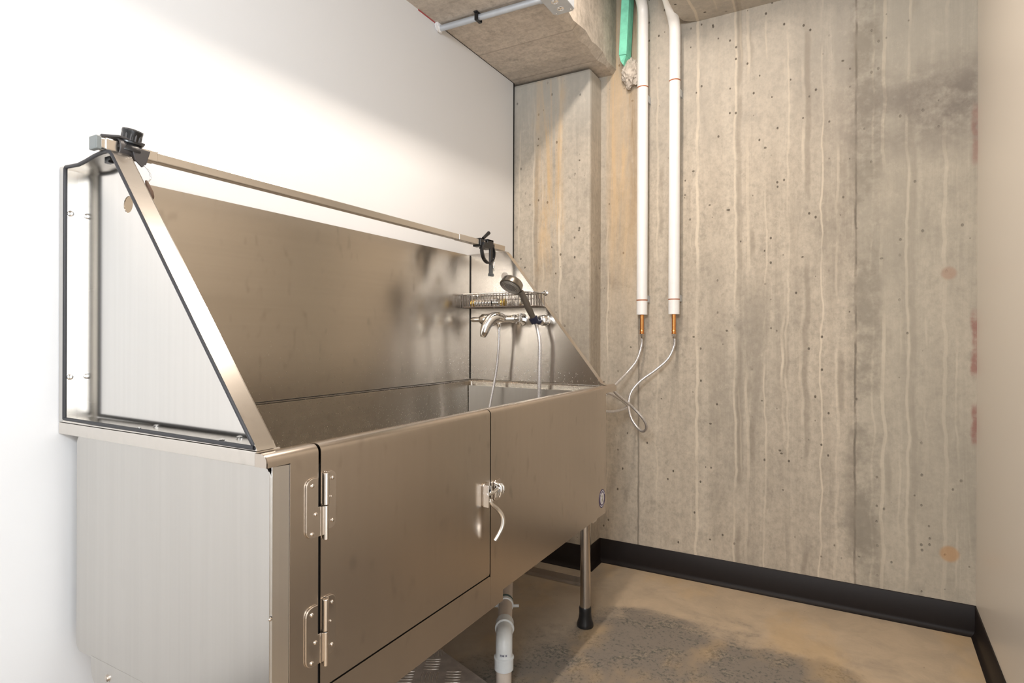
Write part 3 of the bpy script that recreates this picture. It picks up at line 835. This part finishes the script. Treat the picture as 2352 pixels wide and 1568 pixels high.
hp = smooth_path([nk, nk.lerp(hb, 0.18) + Vector((0, 0.002, 0)), nk.lerp(hb, 0.45), nk.lerp(hb, 0.75), hb, hb + (hb - nk).normalized() * 0.02], 5)
tube(bm, hp, [0.0115 + 0.003 * math.sin(math.pi * min(1, i / (len(hp) - 1) * 1.1)) - 0.003 * (i / (len(hp) - 1)) for i in range(len(hp))], 18)
obj('handle', bm, M['handle'], HS, smooth=60)
HO = empty('shower_holder', (-1.03, YS, 1.15), 'white ribbed chrome shower holder clipped beside the mixer', 'shower holder')
bm = NB()
lathe(bm, (-1.030, YS - 0.001, 1.145), (0, -1, 0), [(0, 0.022), (0.006, 0.022), (0.008, 0.019), (0.014, 0.021), (0.018, 0.019), (0.024, 0.021), (0.028, 0.019), (0.034, 0.021), (0.040, 0.0185), (0.046, 0.0195), (0.050, 0.014)], 26)
obj('knob', bm, M['chrome'], HO, smooth=45)
bm = NB()
dr = (hb - nk).normalized()
lathe(bm, hb - dr * 0.006, dr, [(0, 0.0135), (0.001, 0.018), (0.022, 0.0165), (0.023, 0.012)], 20)
tube(bm, [(-1.045, 2.045, 1.135), (-1.030, 2.060, 1.140)], 0.009, 12)
obj('clip', bm, plain('dark_blue_plastic', (0.012, 0.014, 0.035), 0.3), HO, smooth=45)
# hoses inside the tub
SH = tag(obj('shower_hose', tube(NB(), smooth_path([hb + dr * 0.022, hb + dr * 0.035 + Vector((0.001, 0, -0.012)), (-1.030, 2.048, 1.06), (-1.032, 2.050, 0.95), (-1.036, 2.050, 0.80), (-1.05, 2.03, 0.66), (-1.09, 1.98, 0.54), (-1.16, 1.90, 0.492), (-1.24, 1.84, 0.492), (-1.29, 1.88, 0.52), (-1.285, 1.96, 0.62)], 8), 0.0074, 14), M['hose'], smooth=60), 'thick ribbed steel shower hose hanging straight down from the dark hand shower', 'hose')
TH = tag(obj('tap_hose', tube(NB(), smooth_path([(-1.213, yb, 1.112), (-1.214, yb, 1.05), (-1.224, yb, 0.95), (-1.240, yb - .01, 0.84), (-1.262, yb - .03, 0.70), (-1.278, 1.985, 0.64)], 8), 0.0052, 12), M['hose'], smooth=60), 'thin braided steel hose hanging from the chrome mixer into the tub', 'hose')
# wire basket
BK = empty('wire_basket', (-1.22, YS, 1.20), 'chrome wire basket fixed in the far corner of the splash sides', 'basket')
bx0, bx1, by0, by1, bz0, bz1 = -1.378, -1.035, 2.012, 2.098, 1.200, 1.254
def ringwire(z, r_):
    bm = NB(); pts = [(bx0, by0, z), (bx1, by0, z), (bx1, by1, z), (bx0, by1, z)]
    P = [Vector(p) for p in pts]
    dense = []
    for i in range(4):
        a, b = P[i], P[(i + 1) % 4]
        L = (b - a).length
        for t in (0.012 / L, 0.5, 1 - 0.012 / L): dense.append(a.lerp(b, t))
    dense.append(dense[0])
    tube(bm, dense, r_, 8, cap=False); return bm
obj('top_rail', ringwire(bz1, 0.0032), M['chrome'], BK, smooth=60)
bm = ringwire(bz0, 0.0022)
for k in range(3):
    y = by0 + (by1 - by0) * (k + 1) / 4; tube(bm, [(bx0, y, bz0), (bx1, y, bz0)], 0.0015, 6)
tube(bm, [(bx0, by0, 1.226), (bx1, by0, 1.226)], 0.0013, 6)
obj('bottom_rail', bm, M['wire'], BK, smooth=60)
bm = NB()
for k in range(25):
    x = bx0 + (bx1 - bx0) * k / 24
    tube(bm, [(x, by0, bz1), (x, by0, bz0), ], 0.0016, 6); tube(bm, [(x, by0, bz0), (x, by1, bz0)], 0.0014, 6); tube(bm, [(x, by1, bz0), (x, by1, bz1)], 0.0014, 6)
for k in range(6):
    y = by0 + (by1 - by0) * (k + 1) / 7
    for x in (bx0, bx1): tube(bm, [(x, y, bz0), (x, y, bz1)], 0.0012, 6)
obj('wires', bm, M['wire'], BK, smooth=60)
for x in (-1.345, bx1 + 0.004):
    bm = NB(); lathe(bm, (x, YS - 0.001, bz1), (0, -1, 0), [(0, 0.011), (0.004, 0.011), (0.006, 0.006), (0.012, 0.0055)], 14)
    obj('wall_mount', bm, M['chrome'], BK, smooth=45)
# brass fitting in the basket
BF = empty('brass_fitting', (-1.22, 2.04, 1.213), 'brass and chrome pipe fitting lying in the wire basket', 'fitting')
for bxx in (-1.338, -1.196):
    bm = NB(); lathe(bm, (bxx, 2.035, 1.2175), (1, 0, 0), [(0, 0.008), (0.002, 0.0150), (0.016, 0.0150), (0.018, 0.009)], 16)
    obj('brass_end', bm, M['brass'], BF, smooth=35)
bm = NB()
prof = [(0, 0.009)]
for k in range(6): prof += [(0.004 + 0.014 * k, 0.0135), (0.012 + 0.014 * k, 0.0135), (0.014 + 0.014 * k, 0.010)]
lathe(bm, (-1.323, 2.035, 1.2175), (1, 0, 0), prof, 18)
lathe(bm, (-1.237, 2.035, 1.2175), (1, 0, 0), [(0, 0.010), (0.006, 0.0165), (0.026, 0.0165), (0.026, 0.009), (0.032, 0.009)], 18)
lathe(bm, (-1.222, 2.035, 1.2285), (0, -0.3, 1), [(0, 0.006), (0.006, 0.008), (0.010, 0.008), (0.011, 0.004)], 14)
obj('sleeve', bm, M['chrome'], BF, smooth=35)

# ------------------------------------------------------------------ tethers on the rail
TA = empty('tether_clamp', (-1.25, 0.650, 1.46), 'grey and black strap clamp with ribbed knob at the near end of the rail', 'clamp')
bm = NB()
pr = []
for k in range(13):
    a = math.radians(-70 + 200 * k / 12)
    pr.append((-1.251 + 0.0235 * math.cos(a), 1.4495 + 0.0215 * math.sin(a)))
path_o = [(x, z) for x, z in pr]
path_i = [(-1.251 + 0.0195 * math.cos(math.radians(-70 + 200 * k / 12)), 1.4495 + 0.0175 * math.sin(math.radians(-70 + 200 * k / 12))) for k in range(13)]
prism(bm, [(x, 0.622, z) for x, z in path_o + path_i[::-1]], (0, 0.036, 0))
# flared tongue over the rail
prism(bm, [(-1.285, 0.606, 1.466), (-1.262, 0.603, 1.469), (-1.230, 0.620, 1.466), (-1.228, 0.668, 1.462), (-1.262, 0.668, 1.466), (-1.275, 0.628, 1.4665)], (0.001, 0, 0.004))
obj('strap', bm, M['strap'], TA, smooth=40, bevel=0.001)
bm = NB()
kd = Vector((0.28, 0.05, 1.0)).normalized()
lathe(bm, (-1.246, 0.648, 1.458), kd, [(-0.008, 0.0285), (-0.004, 0.0275), (0.001, 0.0235), (0.005, 0.0205), (0.007, 0.0235), (0.010, 0.023), (0.012, 0.0165), (0.020, 0.0165), (0.027, 0.0185), (0.031, 0.0185), (0.034, 0.014), (0.035, 0.006)], 24)
obj('knob', bm, M['blackp'], TA, smooth=35)
bm = NB()
for k in range(12):
    a = 2 * math.pi * k / 12; A, B = frame(kd)
    p = Vector((-1.246, 0.648, 1.458)) + (A * math.cos(a) + B * math.sin(a)) * 0.0158
    tube(bm, [p + kd * 0.011, p + kd * 0.033], 0.0022, 6)
obj('knob_ribs', bm, M['strap'], TA, smooth=50)
bm = NB()
prism(bm, [(-1.2265, 0.640, 1.452), (-1.2265, 0.676, 1.452), (-1.2265, 0.668, 1.424), (-1.2265, 0.660, 1.416), (-1.2265, 0.646, 1.428)], (0.004, 0, 0))
obj('strap_end', bm, M['strap'], TA, bevel=0.001)
bm = NB()
tube(bm, smooth_path([(-1.224, 0.660, 1.424), (-1.222, 0.672, 1.412), (-1.222, 0.676, 1.398), (-1.223, 0.670, 1.388)], 6), 0.0011, 8)
obj('wire_loop', bm, M['chrome'], TA, smooth=60)
bm = NB(); lathe(bm, (-1.224, 0.668, 1.392), (0.0, 0.35, -1), [(0, 0.002), (0.008, 0.004), (0.024, 0.0065), (0.034, 0.005), (0.038, 0.002)], 14)
obj('snap', bm, plain('brown_leather', (0.16, 0.10, 0.07), 0.5), TA, smooth=60)

TB = empty('tether_clamp', (-1.25, 2.02, 1.46), 'black clamp with hanging strap loop and hook at the far end of the rail', 'clamp')
bm = NB()
def sqband(bm, y0, y1, g=0.004, t=0.004):
    o = [(-1.265 - g, 1.4375 - g), (-1.237 + g, 1.4375 - g), (-1.237 + g, 1.462 + g), (-1.265 - g, 1.462 + g)]
    box(bm, -1.265 - g, -1.265 - g + t, y0, y1, 1.4375 - g, 1.462 + g); box(bm, -1.237 + g - t, -1.237 + g, y0, y1, 1.4375 - g, 1.462 + g)
    box(bm, -1.265 - g, -1.237 + g, y0, y1, 1.4615, 1.462 + g); box(bm, -1.265 - g, -1.237 + g, y0, y1, 1.4375 - g, 1.438)
sqband(bm, 1.935, 1.962)
sqband(bm, 1.985, 2.030, 0.006)
box(bm, -1.236, -1.226, 1.95, 2.03, 1.430, 1.452)
obj('clamp_body', bm, M['blackp'], TB, bevel=0.001)
bm = NB(); tube(bm, [(-1.240, 1.965, 1.468), (-1.238, 2.005, 1.496)], [0.006, 0.0075], 12); obj('clamp_lever', bm, M['blackp'], TB, smooth=50)
bm = NB()
lp = smooth_path([(-1.232, 1.948, 1.440), (-1.230, 1.940, 1.415), (-1.228, 1.952, 1.385), (-1.228, 1.985, 1.372), (-1.228, 2.015, 1.385), (-1.228, 2.028, 1.415), (-1.230, 2.020, 1.438)], 6)
for i in range(len(lp) - 1):
    a, b = lp[i], lp[i + 1]
    d_ = (b - a).normalized(); s_ = Vector((1, 0, 0)).cross(d_) * 0.003
    vs = [a + s_ + Vector((-.007, 0, 0)), a + s_ + Vector((.007, 0, 0)), a - s_ + Vector((.007, 0, 0)), a - s_ + Vector((-.007, 0, 0))]
    we = [b + s_ + Vector((-.007, 0, 0)), b + s_ + Vector((.007, 0, 0)), b - s_ + Vector((.007, 0, 0)), b - s_ + Vector((-.007, 0, 0))]
    V1 = [bm.verts.new(v) for v in vs]; V2 = [bm.verts.new(v) for v in we]
    for k in range(4): bm.faces.new((V1[k], V1[(k + 1) % 4], V2[(k + 1) % 4], V2[k]))
obj('strap_loop', bm, M['blackp'], TB)
bm = NB(); box(bm, -1.234, -1.226, 1.998, 2.018, 1.325, 1.432); box(bm, -1.236, -1.224, 1.996, 2.022, 1.322, 1.333)
obj('hanging_strap', bm, M['blackp'], TB, bevel=0.001)
bm = NB(); tube(bm, smooth_path([(-1.226, 2.018, 1.395), (-1.224, 2.026, 1.378), (-1.224, 2.018, 1.360), (-1.224, 2.024, 1.344)], 5), 0.002, 8)
obj('hook', bm, M['chrome'], TB, smooth=60)

# ------------------------------------------------------------------ drain pipe
DP = empty('drain_pipe', (-0.905, 1.555, 0), 'beige drain pipe with grey white elbow under the tub', 'pipe')
ex, ey, ez = -0.905, 1.563, 0.150
hd = Vector((-math.sin(YAW - 0.01), math.cos(YAW - 0.01), 0.02)).normalized()
E0 = Vector((ex, ey, ez))
bm = NB(); tube(bm, [(ex, ey, 0.001), (ex, ey, 0.06)], 0.0235, 28); obj('riser', bm, M['pvc_beige'], DP, smooth=50)
bm = NB()
arc = [Vector((ex, ey, 0.075))]
for k in range(9):
    a = math.radians(90 * k / 8); R = 0.035
    arc.append(Vector((ex, ey, ez - R)) + hd * (R * (1 - math.cos(a))) + Vector((0, 0, R * math.sin(a))))
arc.append(E0 + hd * 0.085)
tube(bm, arc, 0.0258, 28)
lathe(bm, (ex, ey, 0.100), (0, 0, -1), [(0, 0.0262), (0.002, 0.0305), (0.006, 0.0310), (0.007, 0.0292), (0.040, 0.0292), (0.041, 0.0245)], 30)
lathe(bm, E0 + hd * 0.060, hd, [(0, 0.0262), (0.002, 0.0305), (0.006, 0.0310), (0.007, 0.0292), (0.040, 0.0292), (0.041, 0.0245)], 30)
EL = obj('elbow', bm, M['pvc_grey'], DP, smooth=45)
bm = NB()
for dx, wv, hh in ((-0.010, 0.0035, 0.007), (-0.0045, 0.002, 0.005), (-0.001, 0.003, 0.006), (0.007, 0.0035, 0.006), (0.007, 0.003, 0.0015)):
    rtv = Vector((math.cos(YAW), math.sin(YAW), 0)); fwv = Vector((-math.sin(YAW), math.cos(YAW), 0))
    th = dx / 0.0262; cpos = Vector((ex, ey, 0.112)) - fwv * (0.0260 * math.cos(th)) + rtv * (0.0260 * math.sin(th))
    uu = rtv * math.cos(th) + fwv * math.sin(th)
    for q in (-1, 1):
        prism(bm, [cpos + uu * (q * wv * 0.45 - wv * 0.18) + Vector((0, 0, -hh / 2)), cpos + uu * (q * wv * 0.45 + wv * 0.18) + Vector((0, 0, -hh / 2)), cpos + uu * (q * wv * 0.45 + wv * 0.18) + Vector((0, 0, hh / 2)), cpos + uu * (q * wv * 0.45 - wv * 0.18) + Vector((0, 0, hh / 2))], -fwv * 0.0006)
    prism(bm, [cpos + uu * (-wv * .5) + Vector((0, 0, -0.0006)), cpos + uu * (wv * .5) + Vector((0, 0, -0.0006)), cpos + uu * (wv * .5) + Vector((0, 0, 0.0006)), cpos + uu * (-wv * .5) + Vector((0, 0, 0.0006))], -fwv * 0.0006)
obj('printed_mark', bm, M['ink'], EL)
bm = NB()
s0 = E0 + hd * 0.098; s1 = E0 + hd * 0.50
tube(bm, [s0, s1], 0.0235, 28)
tube(bm, smooth_path([s1, s1 + hd * 0.03 + Vector((0, 0, 0.01)), s1 + hd * 0.045 + Vector((0, 0, 0.05)), s1 + hd * 0.045 + Vector((0, 0, 0.26))], 6), 0.0235, 28)
obj('branch', bm, M['pvc_beige'], DP, smooth=45)
bm = NB(); lathe(bm, E0 + hd * 0.235, hd, [(0, 0.0238), (0.001, 0.0262), (0.004, 0.0262), (0.005, 0.0245), (0.009, 0.0245), (0.010, 0.0262), (0.013, 0.0262), (0.014, 0.0238)], 28)
obj('seal_ring', bm, M['green'], DP, smooth=45)
bm = NB(); lathe(bm, E0 + hd * 0.215, hd, [(0, 0.0236), (0.002, 0.0275), (0.016, 0.0275), (0.018, 0.0236)], 28)
rtv = Vector((math.cos(YAW), math.sin(YAW), 0))
for q in (-1, 1): tube(bm, [E0 + hd * 0.224 + rtv * (q * 0.025) + Vector((0, 0, -0.004)), E0 + hd * 0.224 + rtv * (q * 0.046) + Vector((0, 0, -0.004))], 0.0055, 10)
obj('pipe_clamp', bm, M['pvc_grey'], DP, smooth=45)

# ------------------------------------------------------------------ tread plate ramp leaning under the tub
fwv = Vector((-math.sin(YAW), math.cos(YAW), 0)); rtv = Vector((math.cos(YAW), math.sin(YAW), 0))
tp = 0.0
up_ = (fwv * math.cos(tp) + Vector((0, 0, math.sin(tp)))).normalized()
pn = rtv.cross(up_).normalized()
if pn.z < 0: pn = -pn
O_ = Vector((-0.955, 1.55, 0.018))
def PL(a, b, h=0): return O_ + rtv * a + up_ * b + pn * h
RP = empty('tread_plate_ramp', O_, 'silver five-bar tread plate ramp tucked under the near half of the tub', 'ramp')
bm = NB(); prism(bm, [PL(0.06, -0.085), PL(-0.30, 0.332), PL(-0.50, 0.158), PL(-0.14, -0.259)], -pn * 0.0165)
obj('plate', bm, plain('tread_plate_metal', (0.50, 0.44, 0.40), 0.38, 0.3, 0.3), RP, bevel=0.002)
bm = NB()
e1 = Vector((-0.36, 0.417)).normalized(); e2 = Vector((-0.757, -0.654)).normalized()
for i in range(-6, 6):
    for j in range(-6, 6):
        ca, cb = -0.183 + 0.074 * i, 0.084 + 0.072 * j
        rel = Vector((ca - 0.06, cb + 0.085)); u_, v_ = rel.dot(e1), rel.dot(e2)
        if not (0.024 < u_ < 0.527 and 0.024 < v_ < 0.24): continue
        hor = (i + j) % 2 == 0
        L = 0.024
        for q in range(-2, 3):
            if hor: pts = [PL(ca - L, cb + q * 0.0145 + 0.0012, 0), PL(ca, cb + q * 0.0145 - 0.0016, 0.0010), PL(ca + L, cb + q * 0.0145 + 0.0012, 0)]
            else: pts = [PL(ca + q * 0.0118 + 0.001, cb - L - .004, 0), PL(ca + q * 0.0118 - 0.001, cb, 0.0010), PL(ca + q * 0.0118 + 0.001, cb + L + .004, 0)]
            tube(bm, smooth_path(pts, 4), [0.0006, 0.0012, 0.0016, 0.0018, 0.0018, 0.0018, 0.0016, 0.0012, 0.0006], 6)
obj('tread_bars', bm, plain('tread_bar_metal', (0.72, 0.66, 0.60), 0.25, 0.8), RP, smooth=60)

# ------------------------------------------------------------------ supply pipes on the concrete wall
def supply(x, ztop, bend, label, zb):
    y = 2.628
    P = empty('insulated_pipe', (x, y, zb), label, 'pipe', 'white insulated water pipes on the concrete wall')
    pts = [Vector((x, y, zb)), Vector((x, y, zb + 0.026))]
    bm = NB(); tube(bm, pts, 0.0245, 28); S1 = None
    path = [Vector((x, y, zb + 0.030)), Vector((x, y, ztop - 0.03))]
    R = 0.075; bd = math.radians(90 - bend)
    for k in range(1, 9):
        a = bd * k / 8
        path.append(Vector((x, y - R * (1 - math.cos(a)), ztop - 0.03 + R * math.sin(a))))
    e = path[-1]; path.append(e + Vector((0, -math.sin(bd), math.cos(bd))) * 0.30)
    b1 = NB()
    tube(b1, [(x, y, zb), (x, y, zb + 0.065)], 0.0245, 28)
    tube(b1, [(x, y, zb + 0.068), (x, y, 2.216)], 0.0245, 28)
    tube(b1, [Vector((x, y, 2.220))] + path[1:], [0.0245] * (len(path) - 0), 28)
    bm.free()
    obj('pipe_cover', b1, M['pvc_white'], P, smooth=50)
    for z in (zb + 0.0635, 2.2155):
        b2 = NB(); tube(b2, [(x, y, z), (x, y, z + 0.005)], 0.0249, 28); obj('tape_band', b2, M['rust'], P, smooth=50)
    b3 = NB(); tube(b3, [(x, y, zb - 0.072), (x, y, zb + 0.002)], 0.0085, 18); lathe(b3, (x, y, zb - 0.088), (0, 0, 1), [(0, 0.0085), (0.001, 0.0105), (0.006, 0.0105), (0.007, 0.0092), (0.012, 0.0092), (0.013, 0.0105), (0.018, 0.0100), (0.019, 0.0085)], 18)
    obj('copper_stub', b3, M['copper'], P, smooth=40)
    b4 = NB(); lathe(b4, (x, y, zb - 0.106), (0, 0, 1), [(0, 0.006), (0.003, 0.0075), (0.009, 0.0078), (0.010, 0.0105), (0.0175, 0.0105)], 6)
    obj('hose_nut', b4, M['steel_small'], P)
    for z in (1.275, 2.19):
        b5 = NB(); box(b5, x + 0.019, x + 0.023, y + 0.012, YB - 0.001, z - 0.035, z - 0.005)
        obj('pipe_bracket', b5, M['galv'], P)
    return P
supply(-0.800, 2.575, 25, 'left white insulated pipe, straight to the top, nearer the green foam strip', 1.1825)
supply(-0.655, 2.455, 25, 'right white insulated pipe that elbows forward at the ceiling', 1.1825)
h1 = smooth_path([ray(1474, 777, 2.628), ray(1473, 795, 2.63), ray(1462, 828, 2.61), ray(1440, 856, 2.57), ray(1412, 884, 2.50), ray(1385, 912, 2.42), ray(1345, 935, 2.33), ray(1330, 915, 2.27), ray(1360, 900, 2.30), ray(1398, 903, 2.36), ray(1425, 917, 2.44), ray(1441, 932, 2.50), ray(1425, 941, 2.46), ray(1404, 945, 2.38), ray(1385, 942, 2.30), ray(1350, 925, 2.20), ray(1300, 900, 2.135)], 7)
tag(obj('supply_hose', tube(NB(), h1, 0.0058, 12), M['hose'], smooth=60), 'braided supply hose running from the left copper stub down behind the tub rim', 'hose', 'braided supply hoses behind the tub')
h2 = smooth_path([ray(1549, 777, 2.628), ray(1548, 795, 2.63), ray(1534, 824, 2.62), ray(1505, 850, 2.60), ray(1472, 874, 2.58), ray(1450, 900, 2.56), ray(1444, 930, 2.54), ray(1450, 960, 2.52), ray(1466, 984, 2.50), ray(1479, 990, 2.48), ray(1485, 979, 2.46), ray(1476, 960, 2.44), ray(1452, 934, 2.42), ray(1420, 908, 2.36), ray(1400, 890, 2.32), ray(1360, 880, 2.26), ray(1310, 890, 2.17)], 7)
tag(obj('supply_hose', tube(NB(), h2, 0.0060, 12), M['hose'], smooth=60), 'braided supply hose from the right copper stub that hangs in an open loop', 'hose', 'braided supply hoses behind the tub')

# green foam strip and mortar lump
FO = NB()
prism(FO, [(-0.902, 2.59, 2.376), (-0.866, 2.59, 2.372), (-0.852, 2.60, 2.72), (-0.890, 2.60, 2.72)], (0, 0.07, 0.0))
fo = tag(obj('foam_strip', FO, M['foam'], bevel=0.002), 'bright green foam strip wedged between the concrete beam and wall', 'foam strip')
bm = NB(); prism(bm, [(-0.901, 2.595, 2.376), (-0.868, 2.595, 2.372), (-0.874, 2.60, 2.358), (-0.882, 2.61, 2.346), (-0.888, 2.61, 2.336), (-0.896, 2.60, 2.350)], (0, 0.06, 0))
obj('torn_end', bm, M['foam'], fo)
def lump(name, c, r, mat, label, cat, seed):
    bm = NB(); bmesh.ops.create_icosphere(bm, subdivisions=4, radius=1)
    rnd = random.Random(seed)
    from mathutils import noise
    for v in bm.verts:
        d = v.co.normalized()
        k = 1 + 0.28 * noise.noise(d * 2.3 + Vector((seed, 0, 0))) + 0.16 * noise.noise(d * 7 + Vector((0, seed, 0))) + 0.07 * noise.noise(d * 16)
        v.co = Vector((c[0] + d.x * r[0] * k, c[1] + d.y * r[1] * k, c[2] + d.z * r[2] * k))
    return tag(obj(name, bm, mat, smooth=30), label, cat)
lump('mortar_lump', (-0.868, 2.660, 2.312), (0.040, 0.042, 0.066), M['mortar'], 'rough grey crumbly mortar lump below the green foam strip', 'mortar', 3)

# ------------------------------------------------------------------ conduit and junction box below the beam
CD = empty('conduit', (-1.2, 1.915, ZB - 0.014), 'pale grey metal conduit pipe running under the concrete beam', 'pipe')
bm = NB(); tube(bm, [(XW + 0.001, 1.909, ZB - 0.017), (-0.965, 1.925, ZB - 0.017)], 0.0118, 20); obj('tube', bm, M['galv'], CD, smooth=50)
bm = NB(); tube(bm, [(-0.972, 1.925, ZB - 0.017), (-0.955, 1.9255, ZB - 0.017)], 0.0145, 20); obj('connector', bm, M['galv'], CD, smooth=50)
bm = NB()
cx_ = -1.234
box(bm, cx_ - 0.008, cx_ + 0.008, 1.899, 1.9015, ZB - 0.032, ZB - 0.0005); box(bm, cx_ - 0.008, cx_ + 0.008, 1.9285, 1.931, ZB - 0.032, ZB - 0.0005)
box(bm, cx_ - 0.008, cx_ + 0.008, 1.892, 1.938, ZB - 0.0045, ZB - 0.0005); box(bm, cx_ - 0.006, cx_ + 0.006, 1.8990, 1.931, ZB - 0.0335, ZB - 0.0300)
obj('clip', bm, M['blackp'], CD, bevel=0.001)
lump('caulk_blob', (XW + 0.006, 1.905, ZB - 0.014), (0.010, 0.024, 0.020), M['whitecaulk'], 'white caulk blob where the conduit meets the white wall', 'caulk', 5)
JB = empty('junction_box', (-0.92, 1.97, ZB), 'grey metal junction box under the edge of the concrete beam', 'junction box')
bm = NB(); prism(bm, [(x, y, ZB - 0.040) for x, y in ((-0.954, 1.880), (-0.954, 2.000), (-0.943, 2.012), (-0.880, 2.012), (-0.868, 2.000), (-0.868, 1.880))], (0, 0, 0.0395))
bxo = obj('box', bm, M['galv'], JB, bevel=0.002)
for (x, y) in ((-0.912, 1.975), (-0.912, 1.925)):
    bm = NB(); pts = circ((x, y, ZB - 0.0405), (1, 0, 0), (0, 1, 0), 0.0125, 28); tube(bm, pts + [pts[0]], 0.0012, 6, cap=False)
    lathe(bm, (x, y, ZB - 0.040), (0, 0, -1), [(0, 0.0125), (0.0006, 0.008), (0.0012, 0.0075), (0.0015, 0.003)], 18)
    obj('knockout', bm, M['chrome'], bxo, smooth=50)
for (x, y) in ((-0.940, 1.998), (-0.882, 1.998)):
    bm = NB(); lathe(bm, (x, y, ZB - 0.040), (0, 0, -1), [(0, 0.0045), (0.002, 0.004), (0.003, 0.001)], 12)
    obj('screw', bm, M['chrome'], bxo, smooth=50)
